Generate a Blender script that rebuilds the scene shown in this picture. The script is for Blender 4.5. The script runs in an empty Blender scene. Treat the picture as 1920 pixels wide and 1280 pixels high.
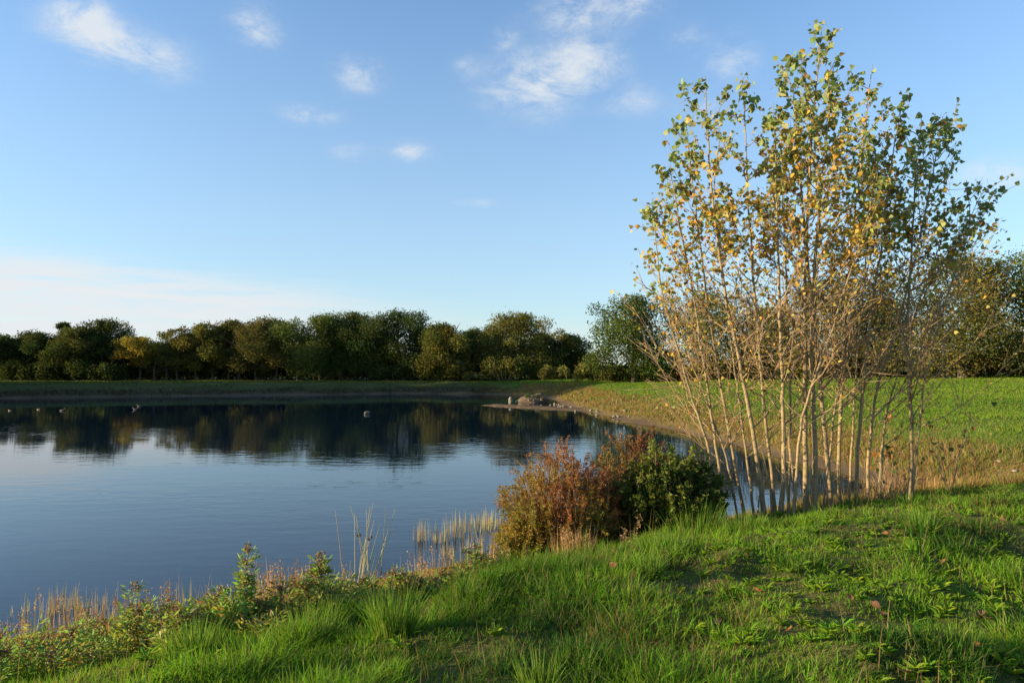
import bpy, math, random
import numpy as np
R = math.radians
C = bpy.context.scene.collection
SC = bpy.context.scene

# ------------------------------------------------------------------ camera
PITCH = R(2.15); CAM_Z = 3.0
cam_d = bpy.data.cameras.new('camera'); cam_d.lens = 24.0; cam_d.sensor_width = 36.0
cam_d.clip_start = 0.05; cam_d.clip_end = 6000
cam = bpy.data.objects.new('camera', cam_d); C.objects.link(cam)
cam.location = (0, 0, CAM_Z); cam.rotation_euler = (R(90) + PITCH, 0, 0)
SC.camera = cam

# ------------------------------------------------------------------ light
SUN_EL = R(12.0)
SUN_AZ = R(-100.0)            # clockwise from +Y : to the left, a little behind the camera
sd = np.array([math.sin(SUN_AZ) * math.cos(SUN_EL), math.cos(SUN_AZ) * math.cos(SUN_EL), math.sin(SUN_EL)])
sun_d = bpy.data.lights.new('sun', 'SUN'); sun_d.energy = 4.9; sun_d.angle = R(0.5); sun_d.color = (1.0, 0.78, 0.49)
sun = bpy.data.objects.new('sun', sun_d); C.objects.link(sun)
from mathutils import Vector
sun.rotation_euler = Vector(sd).to_track_quat('Z', 'Y').to_euler()
sun.location = (-60, -15, 40)

SC.view_settings.view_transform = 'Standard'
SC.view_settings.look = 'None'
SC.view_settings.exposure = 1.3
SC.view_settings.gamma = 1.0
SC.cycles.use_denoising = True
SC.cycles.max_bounces = 8
SC.cycles.diffuse_bounces = 3
SC.cycles.transmission_bounces = 4
SC.cycles.transparent_max_bounces = 8

# ------------------------------------------------------------------ node helpers
class NT:
    def __init__(s, tree): s.t = tree; s.n = tree.nodes; s.l = tree.links
    def new(s, kind, **kw):
        n = s.n.new(kind)
        for k, v in kw.items(): setattr(n, k, v)
        return n
    def put(s, sock, v):
        if hasattr(v, 'links') or isinstance(v, bpy.types.NodeSocket): s.l.new(v, sock)
        else: sock.default_value = v
    def math(s, op, a, b=None, c=None, clamp=False):
        n = s.new('ShaderNodeMath', operation=op, use_clamp=clamp)
        s.put(n.inputs[0], a)
        if b is not None: s.put(n.inputs[1], b)
        if c is not None: s.put(n.inputs[2], c)
        return n.outputs[0]
    def noise(s, vec, scale, detail=4, rough=0.55, dist=0.0):
        n = s.new('ShaderNodeTexNoise')
        s.put(n.inputs['Vector'], vec); n.inputs['Scale'].default_value = scale
        n.inputs['Detail'].default_value = detail; n.inputs['Roughness'].default_value = rough
        n.inputs['Distortion'].default_value = dist
        return n.outputs['Fac']
    def ramp(s, fac, lo, hi, a=0.0, b=1.0):
        n = s.new('ShaderNodeMapRange'); n.interpolation_type = 'SMOOTHSTEP'
        s.put(n.inputs['Value'], fac)
        for i, v in zip(('From Min', 'From Max', 'To Min', 'To Max'), (lo, hi, a, b)): s.put(n.inputs[i], v)
        return n.outputs['Result']
    def mix(s, fac, a, b, mode='MIX'):
        n = s.new('ShaderNodeMix', data_type='RGBA', blend_type=mode)
        s.put(n.inputs['Factor'], fac)
        s.put(n.inputs[6], a if not isinstance(a, tuple) else (*a, 1) if len(a) == 3 else a)
        s.put(n.inputs[7], b if not isinstance(b, tuple) else (*b, 1) if len(b) == 3 else b)
        return n.outputs[2]

# ------------------------------------------------------------------ sky with broken clouds
w = bpy.data.worlds.new('World'); SC.world = w; w.use_nodes = True
N = NT(w.node_tree); N.n.clear()
out = N.new('ShaderNodeOutputWorld'); bg = N.new('ShaderNodeBackground'); N.l.new(bg.outputs[0], out.inputs[0])
bg.inputs['Strength'].default_value = 0.135
sky = N.new('ShaderNodeTexSky', sky_type='NISHITA')
sky.sun_disc = False; sky.sun_elevation = SUN_EL; sky.sun_rotation = SUN_AZ
sky.air_density = 1.0; sky.dust_density = 0.35; sky.ozone_density = 3.0; sky.altitude = 100
tc = N.new('ShaderNodeTexCoord'); sep = N.new('ShaderNodeSeparateXYZ'); N.l.new(tc.outputs['Generated'], sep.inputs[0])
az = N.math('ARCTAN2', sep.outputs[0], sep.outputs[1]); el = N.math('ARCSINE', sep.outputs[2])
def blob(px, py, wx, wy, k):
    cx, cy = (px - 960) / 1280, (640 - py) / 1280
    d = np.array([cx, math.cos(PITCH) - cy * math.sin(PITCH), math.sin(PITCH) + cy * math.cos(PITCH)]); L = np.linalg.norm(d)
    a, e = math.atan2(d[0], d[1]), math.asin(d[2] / L)
    f = d[1] / L
    a1 = N.math('MULTIPLY', N.math('SUBTRACT', az, a), 1 / (wx / 1280 * f * f / math.cos(e) ** .5))
    e1 = N.math('MULTIPLY', N.math('SUBTRACT', el, e), 1 / (wy / 1280 * f))
    q = N.math('ADD', N.math('MULTIPLY', a1, a1), N.math('MULTIPLY', e1, e1))
    return N.math('MULTIPLY', N.math('EXPONENT', N.math('MULTIPLY', q, -1.0)), k)
BLOBS = [(150, 38, 95, 48, 1.15), (215, 90, 80, 40, .65), (310, 110, 75, 42, .72), (478, 52, 60, 40, .9), (672, 142, 60, 34, .95),
         (580, 214, 60, 20, .95), (655, 285, 42, 17, .8), (770, 285, 45, 19, .95), (1000, 160, 120, 60, 1.0), (1110, 115, 85, 45, .85), (1085, 18, 110, 42, .95),
         (1200, 10, 70, 30, .62), (945, 72, 30, 22, .5), (875, 122, 30, 18, .45), (1195, 192, 70, 28, .6), (1370, 115, 60, 44, .8), (1310, 200, 50, 30, .6),
         (1870, 325, 90, 34, .85), (890, 380, 50, 10, .45), (565, 525, 60, 5, .5), (1290, 70, 50, 28, .5),
         (60, 572, 300, 48, 1.0), (300, 580, 300, 36, .8), (820, 605, 170, 18, .6), (-200, 520, 280, 90, 1.0), (1080, 625, 150, 22, .5)]
tot = None
for b in BLOBS:
    g = blob(*b); tot = g if tot is None else N.math('ADD', tot, g)
mp = N.new('ShaderNodeMapping'); N.l.new(tc.outputs['Generated'], mp.inputs[0]); mp.inputs['Scale'].default_value = (1, 1, 1.9)
n1 = N.noise(mp.outputs[0], 13.0, 9, .66, .6)
n2 = N.noise(mp.outputs[0], 38.0, 7, .65, .3)
nn = N.math('ADD', N.math('MULTIPLY', n1, .72), N.math('MULTIPLY', n2, .28))
den = N.math('MULTIPLY', tot, N.math('ADD', N.math('MULTIPLY', nn, 4.2), -1.32))
sv = N.new('ShaderNodeCombineXYZ'); N.l.new(N.math('MULTIPLY', az, 5.0), sv.inputs[0]); N.l.new(N.math('MULTIPLY', el, 46.0), sv.inputs[1])
band = N.math('MULTIPLY', N.math('MULTIPLY', N.ramp(el, R(.5), R(2.5)), N.ramp(N.math('ADD', el, N.math('MULTIPLY', az, .085)), R(6.2), R(3.2))), N.ramp(az, R(2), R(-26)))
band = N.math('MULTIPLY', band, N.ramp(N.noise(sv.outputs[0], 1.5, 6, .6, .5), .26, .58, .15, 1.0))
cl = N.math('MAXIMUM', N.ramp(den, 0.0, 1.40, 0.0, 0.86), band)
# thin general haze of high cloud elsewhere in the sky, for the reflections
gen = N.math('MULTIPLY', N.ramp(N.noise(mp.outputs[0], 2.6, 7, .6, .5), .60, .85, 0, .35), N.ramp(sep.outputs[1], .1, -.3, 0, 1))
clm = N.math('MAXIMUM', cl, gen)
hz = N.ramp(el, -0.05, 0.60, .60, 0.06)
skyc = N.mix(hz, sky.outputs[0], (1.80, 2.02, 2.2))
tint = N.mix(1.0, skyc, (.845, .915, .95), 'MULTIPLY')
fin = N.mix(clm, tint, (2.42, 2.54, 2.64))
N.l.new(fin, bg.inputs['Color'])

# ------------------------------------------------------------------ maths helpers
rng = np.random.default_rng(7)
def ray(px, py):
    cx, cy = (px - 960) / 1280, (640 - py) / 1280
    return np.array([cx, math.cos(PITCH) - cy * math.sin(PITCH), math.sin(PITCH) + cy * math.cos(PITCH)])
def at(px, py, Y):
    d = ray(px, py); return np.array([0, 0, CAM_Z]) + d * (Y / d[1])
def sstep(v, a, b):
    t = np.clip((np.asarray(v, float) - a) / (b - a), 0, 1); return t * t * (3 - 2 * t)
def hsh(ix, iy, seed):
    h = (ix.astype(np.int64) * 374761393 + iy.astype(np.int64) * 668265263 + seed * 1442695041) & 0x7fffffff
    h = ((h ^ (h >> 13)) * 1274126177) & 0x7fffffff
    return ((h ^ (h >> 16)) & 0xffff) / 65535.0
def vnoise(x, y, seed=0):
    ix, iy = np.floor(x), np.floor(y); fx, fy = x - ix, y - iy
    fx, fy = fx * fx * (3 - 2 * fx), fy * fy * (3 - 2 * fy)
    a, b, c, d = hsh(ix, iy, seed), hsh(ix + 1, iy, seed), hsh(ix, iy + 1, seed), hsh(ix + 1, iy + 1, seed)
    return (a * (1 - fx) + b * fx) * (1 - fy) + (c * (1 - fx) + d * fx) * fy
def fbm(x, y, sc, seed=0, oc=3):
    x, y = np.asarray(x, float), np.asarray(y, float)
    r, a, tt = 0, 1, 0
    for i in range(oc):
        r = r + a * vnoise(x / sc, y / sc, seed + i * 17); tt += a; a *= .5; sc *= .5
    return r / tt

LAKE = np.array([(-5.7, 7.6), (-14, 2.6), (-28, -7), (-36, 12), (-43, 32), (-48, 50), (-52, 62), (-49, 65.5), (-36, 70), (-18.5, 74), (-12.2, 77.5),
                 (-3.5, 75), (2.3, 72), (4.0, 64), (4.3, 53), (4.7, 48), (5.2, 44), (6.2, 39.6), (7.6, 32.3), (8.6, 26), (9.1, 21.7), (9.6, 19),
                 (9.6, 17.5), (8.8, 16.4), (7.1, 15.2), (5.5, 14.3), (2, 12.2), (-1.5, 10.2)])
def lake_s(x, y):
    x, y = np.asarray(x, float), np.asarray(y, float)
    d = np.full(x.shape, 1e9); ins = np.zeros(x.shape, bool)
    for (ax, ay), (bx, by) in zip(LAKE, np.roll(LAKE, -1, 0)):
        ex, ey = bx - ax, by - ay
        t = np.clip(((x - ax) * ex + (y - ay) * ey) / (ex * ex + ey * ey), 0, 1)
        d = np.minimum(d, np.hypot(x - ax - t * ex, y - ay - t * ey))
        if ay != by:
            cr = ((ay > y) != (by > y)) & (x < (bx - ax) * (y - ay) / (by - ay) + ax); ins ^= cr
    return np.where(ins, -d, d)
def seg_d(x, y, a, b):
    ex, ey = b[0] - a[0], b[1] - a[1]
    t = np.clip(((x - a[0]) * ex + (y - a[1]) * ey) / (ex * ex + ey * ey), 0, 1)
    return np.hypot(x - a[0] - t * ex, y - a[1] - t * ey), t
def ground(x, y, full=False):
    x, y = np.asarray(x, float), np.asarray(y, float)
    s0 = lake_s(x, y)
    far = sstep(np.hypot(x, y), 12, 30)
    s = s0 + (fbm(x, y, 3.0, 3) - .5) * (.5 + .9 * far)
    r = s / 5.3
    h = np.clip(.5 + .5 * (1 - r) / .3, 0, 1)
    rr = 1 * (1 - h) + r * h - .3 * h * (1 - h) * .5
    z = np.where(s > 0, 1.4 * rr, np.maximum(-1.6, .28 * s))
    z = np.where(z > 0, z * (1 - .15 * sstep(y, 45, 62) * (1 - sstep(x, -2, 8))), z)
    z = z + .026 * np.clip(s0 - 5, 0, 70) * sstep(x, 2, 22) * sstep(y, 14, 32)
    z = z + .08 * np.exp(-((x - 3.0) ** 2 + (y - 7.9) ** 2) / (2 * 1.7 ** 2)) - .07 * sstep(-x, 0, 2.2) * (1 - sstep(s0, 4.2, 6.5)) * sstep(s0, .6, 2.5) * (y < 14)
    dg, tg = seg_d(x, y, (9.2, 16.0), (20, 13.0))
    z = z - .75 * np.exp(-(dg / 1.7) ** 2) * sstep(s0, 0, 1.2) * (1 - .6 * tg)
    ds, ts = seg_d(x, y, (-1.3, 53.5), (5.5, 47.5))
    z = np.maximum(z, .16 * np.clip(1 - ds / 1.1, -1, 1) + .10 * (fbm(x, y, .9, 21) - .5) - 2 * (ds > 1.6))
    near = 1 - sstep(np.hypot(x, y), 10, 22)
    z = z + sstep(s0, .2, 2.5) * ((fbm(x, y, .9, 5) - .5) * .33 * near + (fbm(x, y, 4.0, 9) - .5) * .22 * (1 - near) + (fbm(x, y, .33, 6) - .5) * .15 * near)
    return (z, s0) if full else z
def gz(x, y): return float(ground(np.array([x]), np.array([y]))[0])

# ------------------------------------------------------------------ mesh helpers
def mesh_obj(name, V, F, mat, parent=None, col=None, smooth=False, local=None):
    """V (n,3); F (m,k) or list of such; col (n,3)"""
    if not isinstance(F, list): F = [F]
    V = np.asarray(V, np.float32)
    if local is not None: V = V - np.asarray(local, np.float32)
    me = bpy.data.meshes.new(name)
    me.vertices.add(len(V)); me.vertices.foreach_set('co', V.ravel())
    nl = sum(f.size for f in F); npo = sum(len(f) for f in F)
    me.loops.add(nl); me.polygons.add(npo)
    me.loops.foreach_set('vertex_index', np.concatenate([f.ravel() for f in F]).astype(np.int32))
    st, o = [], 0
    for f in F:
        st.append(o + np.arange(len(f)) * f.shape[1]); o += f.size
    me.polygons.foreach_set('loop_start', np.concatenate(st).astype(np.int32))
    if smooth: me.polygons.foreach_set('use_smooth', np.ones(npo, bool))
    if col is not None:
        a = me.color_attributes.new('Col', 'FLOAT_COLOR', 'POINT')
        a.data.foreach_set('color', np.concatenate([col, np.ones((len(col), 1))], 1).astype(np.float32).ravel())
    me.update(calc_edges=True); me.validate()
    me.materials.append(mat)
    o = bpy.data.objects.new(name, me); C.objects.link(o)
    if parent is not None: o.parent = parent
    return o
def tag(o, label=None, cat=None, group=None, kind=None):
    if label: o['label'] = label
    if cat: o['category'] = cat
    if group: o['group'] = group
    if kind: o['kind'] = kind
    return o
def thing(name, loc, label, cat, group=None):
    o = bpy.data.objects.new(name, None); C.objects.link(o); o.location = tuple(float(v) for v in loc)
    o.empty_display_size = .2
    return tag(o, label, cat, group)
class Acc:
    """collects vertices / quads / tris / colours"""
    def __init__(s): s.V, s.Q, s.T, s.c, s.n = [], [], [], [], 0
    def add(s, V, Q=None, T=None, col=None):
        s.V.append(V)
        if Q is not None: s.Q.append(Q + s.n)
        if T is not None: s.T.append(T + s.n)
        if col is not None: s.c.append(np.broadcast_to(col, V.shape))
        s.n += len(V)
    def build(s, name, mat, parent=None, smooth=False, local=None):
        F = []
        if s.Q: F.append(np.concatenate(s.Q))
        if s.T: F.append(np.concatenate(s.T))
        return mesh_obj(name, np.concatenate(s.V), F, mat, parent, np.concatenate(s.c) if s.c else None, smooth, local)
def tube(P, r, k=6):
    P = np.asarray(P, float); n = len(P); r = np.broadcast_to(np.asarray(r, float), (n,))
    T = np.gradient(P, axis=0); T /= np.linalg.norm(T, axis=1)[:, None] + 1e-9
    ref = np.array([.31, .77, .2]) if abs(T[0] @ np.array([.31, .77, .2])) < .75 else np.array([1., 0, 0])
    A = np.cross(T, ref); A /= np.linalg.norm(A, axis=1)[:, None] + 1e-9
    B = np.cross(T, A)
    a = np.arange(k) / k * 2 * math.pi
    V = (P[:, None] + (A[:, None] * np.cos(a)[None, :, None] + B[:, None] * np.sin(a)[None, :, None]) * r[:, None, None]).reshape(-1, 3)
    i = np.arange(n - 1)[:, None] * k; j = np.arange(k)[None]
    Q = np.stack([i + j, i + (j + 1) % k, i + k + (j + 1) % k, i + k + j], -1).reshape(-1, 4)
    V = np.concatenate([V, P[-1:]]); t = (n - 1) * k
    Tt = np.stack([t + np.arange(k), t + (np.arange(k) + 1) % k, np.full(k, n * k)], -1)
    return V, Q, Tt
def unit(v): return v / (np.linalg.norm(v, axis=-1, keepdims=True) + 1e-9)
def frames(n, g, flat=0.0):
    """random orthonormal pairs (along, across); flat>0 pulls the leaf plane towards level"""
    a = unit(g.normal(size=(n, 3)) * np.array([1, 1, 1 - flat * .8])); b = unit(np.cross(a, unit(g.normal(size=(n, 3)))))
    return a, b
def diamonds(P, size, col, g, aspect=.62, along=None, fold=.18, flat=0.):
    """little folded four-cornered leaf sprays"""
    n = len(P); a, b = frames(n, g, flat)
    if along is not None:
        a = unit(along); b = unit(np.cross(a, unit(g.normal(size=(n, 3)))))
    c = np.cross(a, b); s = np.broadcast_to(size, (n,))[:, None]
    V = np.stack([P, P + a * s * .5 + b * s * aspect * .5 + c * s * fold, P + a * s, P + a * s * .5 - b * s * aspect * .5 + c * s * fold], 1)
    Q = np.arange(4 * n).reshape(n, 4)
    T = np.concatenate([Q[:, [0, 1, 2]], Q[:, [0, 2, 3]]])
    return V.reshape(-1, 3), T, np.repeat(col, 4, 0)
def hearts(P, size, col, g, down=.5):
    """broad heart-shaped poplar leaves, folded along the midrib"""
    n = len(P); a = unit(g.normal(size=(n, 3)) + np.array([0, 0, -down * 2])); b = unit(np.cross(a, unit(g.normal(size=(n, 3)))))
    c = np.cross(a, b); s = np.broadcast_to(size, (n,))[:, None]
    f = g.uniform(.05, .28, (n, 1))
    pts = [P, P + s * (a * .12 + b * .42 + c * f * .9), P + s * (a * .42 + b * .46 + c * f), P + s * (a * 1.0 - c * .06), P + s * (a * .42 - b * .46 + c * f), P + s * (a * .12 - b * .42 + c * f * .9), P + s * a * .45]
    V = np.stack(pts, 1).reshape(-1, 3); o = np.arange(n)[:, None] * 7
    T = np.concatenate([o + np.array([[0, 1, 6]]), o + np.array([[1, 2, 6]]), o + np.array([[2, 3, 6]]), o + np.array([[3, 4, 6]]), o + np.array([[4, 5, 6]]), o + np.array([[5, 0, 6]])])
    return V, T, np.repeat(col, 7, 0)
def blades(P, h, wd, lean, bend, col, tip=None, segs=3):
    """grass blades; lean (n,2) horizontal direction times amount"""
    n = len(P); h = np.broadcast_to(h, (n,)); wd = np.broadcast_to(wd, (n,))
    L3 = np.concatenate([lean, np.zeros((n, 1))], 1); ln = np.linalg.norm(lean, axis=1, keepdims=True) + 1e-6
    yaw = rng.uniform(0, math.pi, n); side = np.stack([np.cos(yaw), np.sin(yaw), np.zeros(n)], 1)
    rows = []; cols = []
    for k in range(segs + 1):
        t = k / segs
        c = P + np.array([0, 0, 1.]) * (h * (t - .38 * bend * t * t * ln[:, 0]))[:, None] + L3 * (h * (t * .35 + bend * t * t))[:, None]
        ww = wd * (1 - t ** 1.6) * (.75 + .25 * min(1, 3 * t))
        cc = col * (1 - t) + (tip if tip is not None else col) * t
        if k < segs:
            rows += [c - side * ww[:, None] * .5, c + side * ww[:, None] * .5]; cols += [cc, cc]
        else: rows.append(c); cols.append(cc)
    m = len(rows); V = np.stack(rows, 1).reshape(-1, 3); cl = np.stack(cols, 1).reshape(-1, 3)
    o = np.arange(n)[:, None] * m
    Q = np.concatenate([o + np.array([[2 * k, 2 * k + 1, 2 * k + 3, 2 * k + 2]]) for k in range(segs - 1)])
    T = o + np.array([[2 * segs - 2, 2 * segs - 1, 2 * segs]])
    return V, Q, T, cl

# ------------------------------------------------------------------ materials
def mat_new(name):
    m = bpy.data.materials.new(name); m.use_nodes = True; N = NT(m.node_tree)
    return m, N, m.node_tree.nodes['Principled BSDF'], m.node_tree.nodes['Material Output']
def leaf_mat(name, trans=.35, rough=.5, spec=.3, sat=1.0):
    m, N, p, o = mat_new(name)
    a = N.new('ShaderNodeAttribute', attribute_name='Col')
    p.inputs['Roughness'].default_value = rough; p.inputs['Specular IOR Level'].default_value = spec
    N.l.new(a.outputs['Color'], p.inputs['Base Color'])
    t = N.new('ShaderNodeBsdfTranslucent')
    N.l.new(N.mix(1.0, a.outputs['Color'], (1.25, 1.2, .7), 'MULTIPLY'), t.inputs['Color'])
    mx = N.new('ShaderNodeMixShader'); mx.inputs[0].default_value = trans
    N.l.new(p.outputs[0], mx.inputs[1]); N.l.new(t.outputs[0], mx.inputs[2]); N.l.new(mx.outputs[0], o.inputs[0])
    return m
M_LEAF = leaf_mat('leaf_surface', .42, .5, .2)
M_FARLEAF = leaf_mat('far_leaf_surface', .28, .7, .05)
M_SHRUB = leaf_mat('shrub_leaf', .35, .7, .08)
M_GRASS = leaf_mat('grass_blade', .42, .6, .14)
M_DRY = leaf_mat('dry_stalk', .25, .7, .15)
def bark_mat(name, c1, c2, c3, sc=8.0):
    m, N, p, o = mat_new(name)
    tc = N.new('ShaderNodeTexCoord'); mp = N.new('ShaderNodeMapping'); N.l.new(tc.outputs['Object'], mp.inputs[0]); mp.inputs['Scale'].default_value = (1, 1, .45)
    a = N.noise(mp.outputs[0], sc * 2.2, 6, .65)
    mp2 = N.new('ShaderNodeMapping'); N.l.new(tc.outputs['Object'], mp2.inputs[0]); mp2.inputs['Scale'].default_value = (1, 1, 3.5)
    b = N.noise(mp2.outputs[0], sc * 1.6, 5, .6, .6)
    c = N.mix(N.ramp(a, .35, .65), c1, c2)
    c = N.mix(N.ramp(b, .52, .70, 0, .8), c, c3)
    N.l.new(c, p.inputs['Base Color']); p.inputs['Roughness'].default_value = .8; p.inputs['Specular IOR Level'].default_value = .2
    bp = N.new('ShaderNodeBump'); bp.inputs['Strength'].default_value = .5; bp.inputs['Distance'].default_value = .01
    N.l.new(b, bp.inputs['Height']); N.l.new(bp.outputs[0], p.inputs['Normal'])
    return m
M_POPLAR = bark_mat('poplar_bark', (.31, .235, .125), (.21, .165, .085), (.07, .055, .04))
M_TWIG = bark_mat('twig_bark', (.30, .21, .12), (.24, .17, .09), (.12, .08, .05))
M_OAK = bark_mat('oak_bark', (.14, .11, .08), (.09, .075, .055), (.05, .04, .03), 3.0)

def ground_mat():
    m, N, p, o = mat_new('meadow_soil')
    a = N.new('ShaderNodeAttribute', attribute_name='Col'); tc = N.new('ShaderNodeTexCoord')
    f = N.noise(tc.outputs['Object'], 14, 6, .65); f2 = N.noise(tc.outputs['Object'], 1.3, 5, .6)
    c = N.mix(N.ramp(f, .3, .7, 0, .55), a.outputs['Color'], (.09, .06, .03))
    c = N.mix(N.ramp(f2, .45, .7, 0, .3), c, (.14, .11, .04))
    N.l.new(c, p.inputs['Base Color']); p.inputs['Roughness'].default_value = .95; p.inputs['Specular IOR Level'].default_value = .1
    bp = N.new('ShaderNodeBump'); bp.inputs['Strength'].default_value = .8; bp.inputs['Distance'].default_value = .06
    N.l.new(f, bp.inputs['Height']); N.l.new(bp.outputs[0], p.inputs['Normal'])
    return m
def rock_mat(name, c1, c2):
    m, N, p, o = mat_new(name)
    tc = N.new('ShaderNodeTexCoord'); f = N.noise(tc.outputs['Object'], 5, 8, .65, .4); f2 = N.noise(tc.outputs['Object'], 1.4, 4)
    c = N.mix(N.ramp(f, .3, .7), c1, c2); c = N.mix(N.ramp(f2, .5, .7, 0, .5), c, (.16, .13, .08))
    N.l.new(c, p.inputs['Base Color']); p.inputs['Roughness'].default_value = .9
    bp = N.new('ShaderNodeBump'); bp.inputs['Strength'].default_value = .7; bp.inputs['Distance'].default_value = .05
    N.l.new(f, bp.inputs['Height']); N.l.new(bp.outputs[0], p.inputs['Normal'])
    return m
M_ROCK = rock_mat('pale_stone', (.32, .28, .20), (.17, .145, .10))
M_DARKROCK = rock_mat('dark_stone', (.20, .17, .12), (.12, .10, .07))
M_SOIL = rock_mat('mound_soil', (.13, .09, .05), (.08, .06, .035))

def water_mat():
    m, N, p, o = mat_new('lake_water')
    p.inputs['Base Color'].default_value = (.002, .009, .021, 1)
    p.inputs['IOR'].default_value = 1.333; p.inputs['Roughness'].default_value = .03
    tc = N.new('ShaderNodeTexCoord')
    mp = N.new('ShaderNodeMapping'); N.l.new(tc.outputs['Object'], mp.inputs[0]); mp.inputs['Rotation'].default_value = (0, 0, R(12)); mp.inputs['Scale'].default_value = (.42, 1, 1)
    a = N.noise(mp.outputs[0], 2.6, 3, .5, .3)
    b = N.noise(mp.outputs[0], 9.0, 2, .5, .2)
    mp2 = N.new('ShaderNodeMapping'); N.l.new(tc.outputs['Object'], mp2.inputs[0]); mp2.inputs['Scale'].default_value = (.035, .11, 1); mp2.inputs['Rotation'].default_value = (0, 0, R(-6))
    k = N.ramp(N.noise(mp2.outputs[0], 1.0, 3, .55), .40, .66, .22, 1.4)
    sy = N.new('ShaderNodeSeparateXYZ'); N.l.new(tc.outputs['Object'], sy.inputs[0])
    calm = N.ramp(sy.outputs[1], 22, 55, 1.0, .42)
    hgt = N.math('ADD', N.math('MULTIPLY', a, .0066), N.math('MULTIPLY', b, .0011))
    hgt = N.math('MULTIPLY', N.math('MULTIPLY', hgt, k), calm)
    bp = N.new('ShaderNodeBump'); bp.inputs['Strength'].default_value = 1.0; bp.inputs['Distance'].default_value = 1.0
    N.l.new(hgt, bp.inputs['Height']); N.l.new(bp.outputs[0], p.inputs['Normal'])
    return m

# ------------------------------------------------------------------ the setting: ground, water
def graded(lo, hi, a, b, fine, grow=1.045, mx=40):
    v = list(np.arange(a, b, fine)); s = fine; x = v[0]
    L = []
    while x > lo: s = min(s * grow, mx); x -= s; L.append(x)
    s = fine; x = v[-1]; Rr = []
    while x < hi: s = min(s * grow, mx); x += s; Rr.append(x)
    return np.array(L[::-1] + v + Rr)
xs = graded(-900, 900, -6, 14, .13, 1.035); ys = graded(-300, 1500, 1.5, 20, .13, 1.022)
GX, GY = np.meshgrid(xs, ys); gx, gy = GX.ravel(), GY.ravel()
Z, S = ground(gx, gy, True)
nn_ = fbm(gx, gy, 2.4, 31, 4); n2_ = fbm(gx, gy, 9.0, 33, 3)
GREEN = np.array([.085, .17, .016]); DULL = np.array([.085, .12, .022]); BROWN = np.array([.17, .115, .038]); TAN = np.array([.23, .18, .065]); MUD = np.array([.12, .085, .05])
def zone(x, y, s, z):
    """green-ness and mud-ness of the ground at a place"""
    n = fbm(x, y, 2.4, 31, 4)
    dam = 1 - sstep(np.maximum(x * .75, y), 11, 14)          # camera's own bank
    lim = (4.8 - 1.9 * sstep(x, 4, 11)) * (1 - dam) + 3.1 * dam
    lim = lim - 1.6 * sstep(y, 55, 70) * (x < 1)
    gz_ = np.exp(-(seg_d(x, y, (9.2, 16.0), (20, 13.0))[0] / 2.0) ** 2)
    g = sstep(s + (n - .5) * 3.0 - 1.6 * gz_, lim - 1.0, lim + 1.0)
    return g, 1 - sstep(s + (n - .5) * .8, .1, .7)
g_, m_ = zone(gx, gy, S, Z)
col = BROWN * (1 - nn_[:, None]) + TAN * nn_[:, None]
col = col * (1 - g_[:, None]) + (GREEN * n2_[:, None] + DULL * (1 - n2_[:, None])) * g_[:, None]
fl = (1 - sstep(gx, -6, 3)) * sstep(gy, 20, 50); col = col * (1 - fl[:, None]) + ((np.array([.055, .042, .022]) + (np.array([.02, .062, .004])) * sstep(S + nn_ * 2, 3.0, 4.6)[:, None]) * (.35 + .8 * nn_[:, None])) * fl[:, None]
nd = ((1 - sstep(np.hypot(gx, gy), 11, 15)) * .5)[:, None]; col = col * (1 - nd) + (np.array([.105, .085, .035]) * (.6 + .8 * nn_[:, None])) * nd
col = col * (1 - m_[:, None]) + MUD * m_[:, None]
nx, ny = len(xs), len(ys)
i = (np.arange(ny - 1)[:, None] * nx + np.arange(nx - 1)[None]).ravel()
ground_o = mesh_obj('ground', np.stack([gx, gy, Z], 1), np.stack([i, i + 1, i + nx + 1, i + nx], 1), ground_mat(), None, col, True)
tag(ground_o, kind='structure')
wx = np.array([[-120, -30, 0], [14, -30, 0], [14, 95, 0], [-120, 95, 0]], float)
water_o = mesh_obj('water', wx, np.array([[0, 1, 2, 3]]), water_mat()); tag(water_o, kind='structure')

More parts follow.
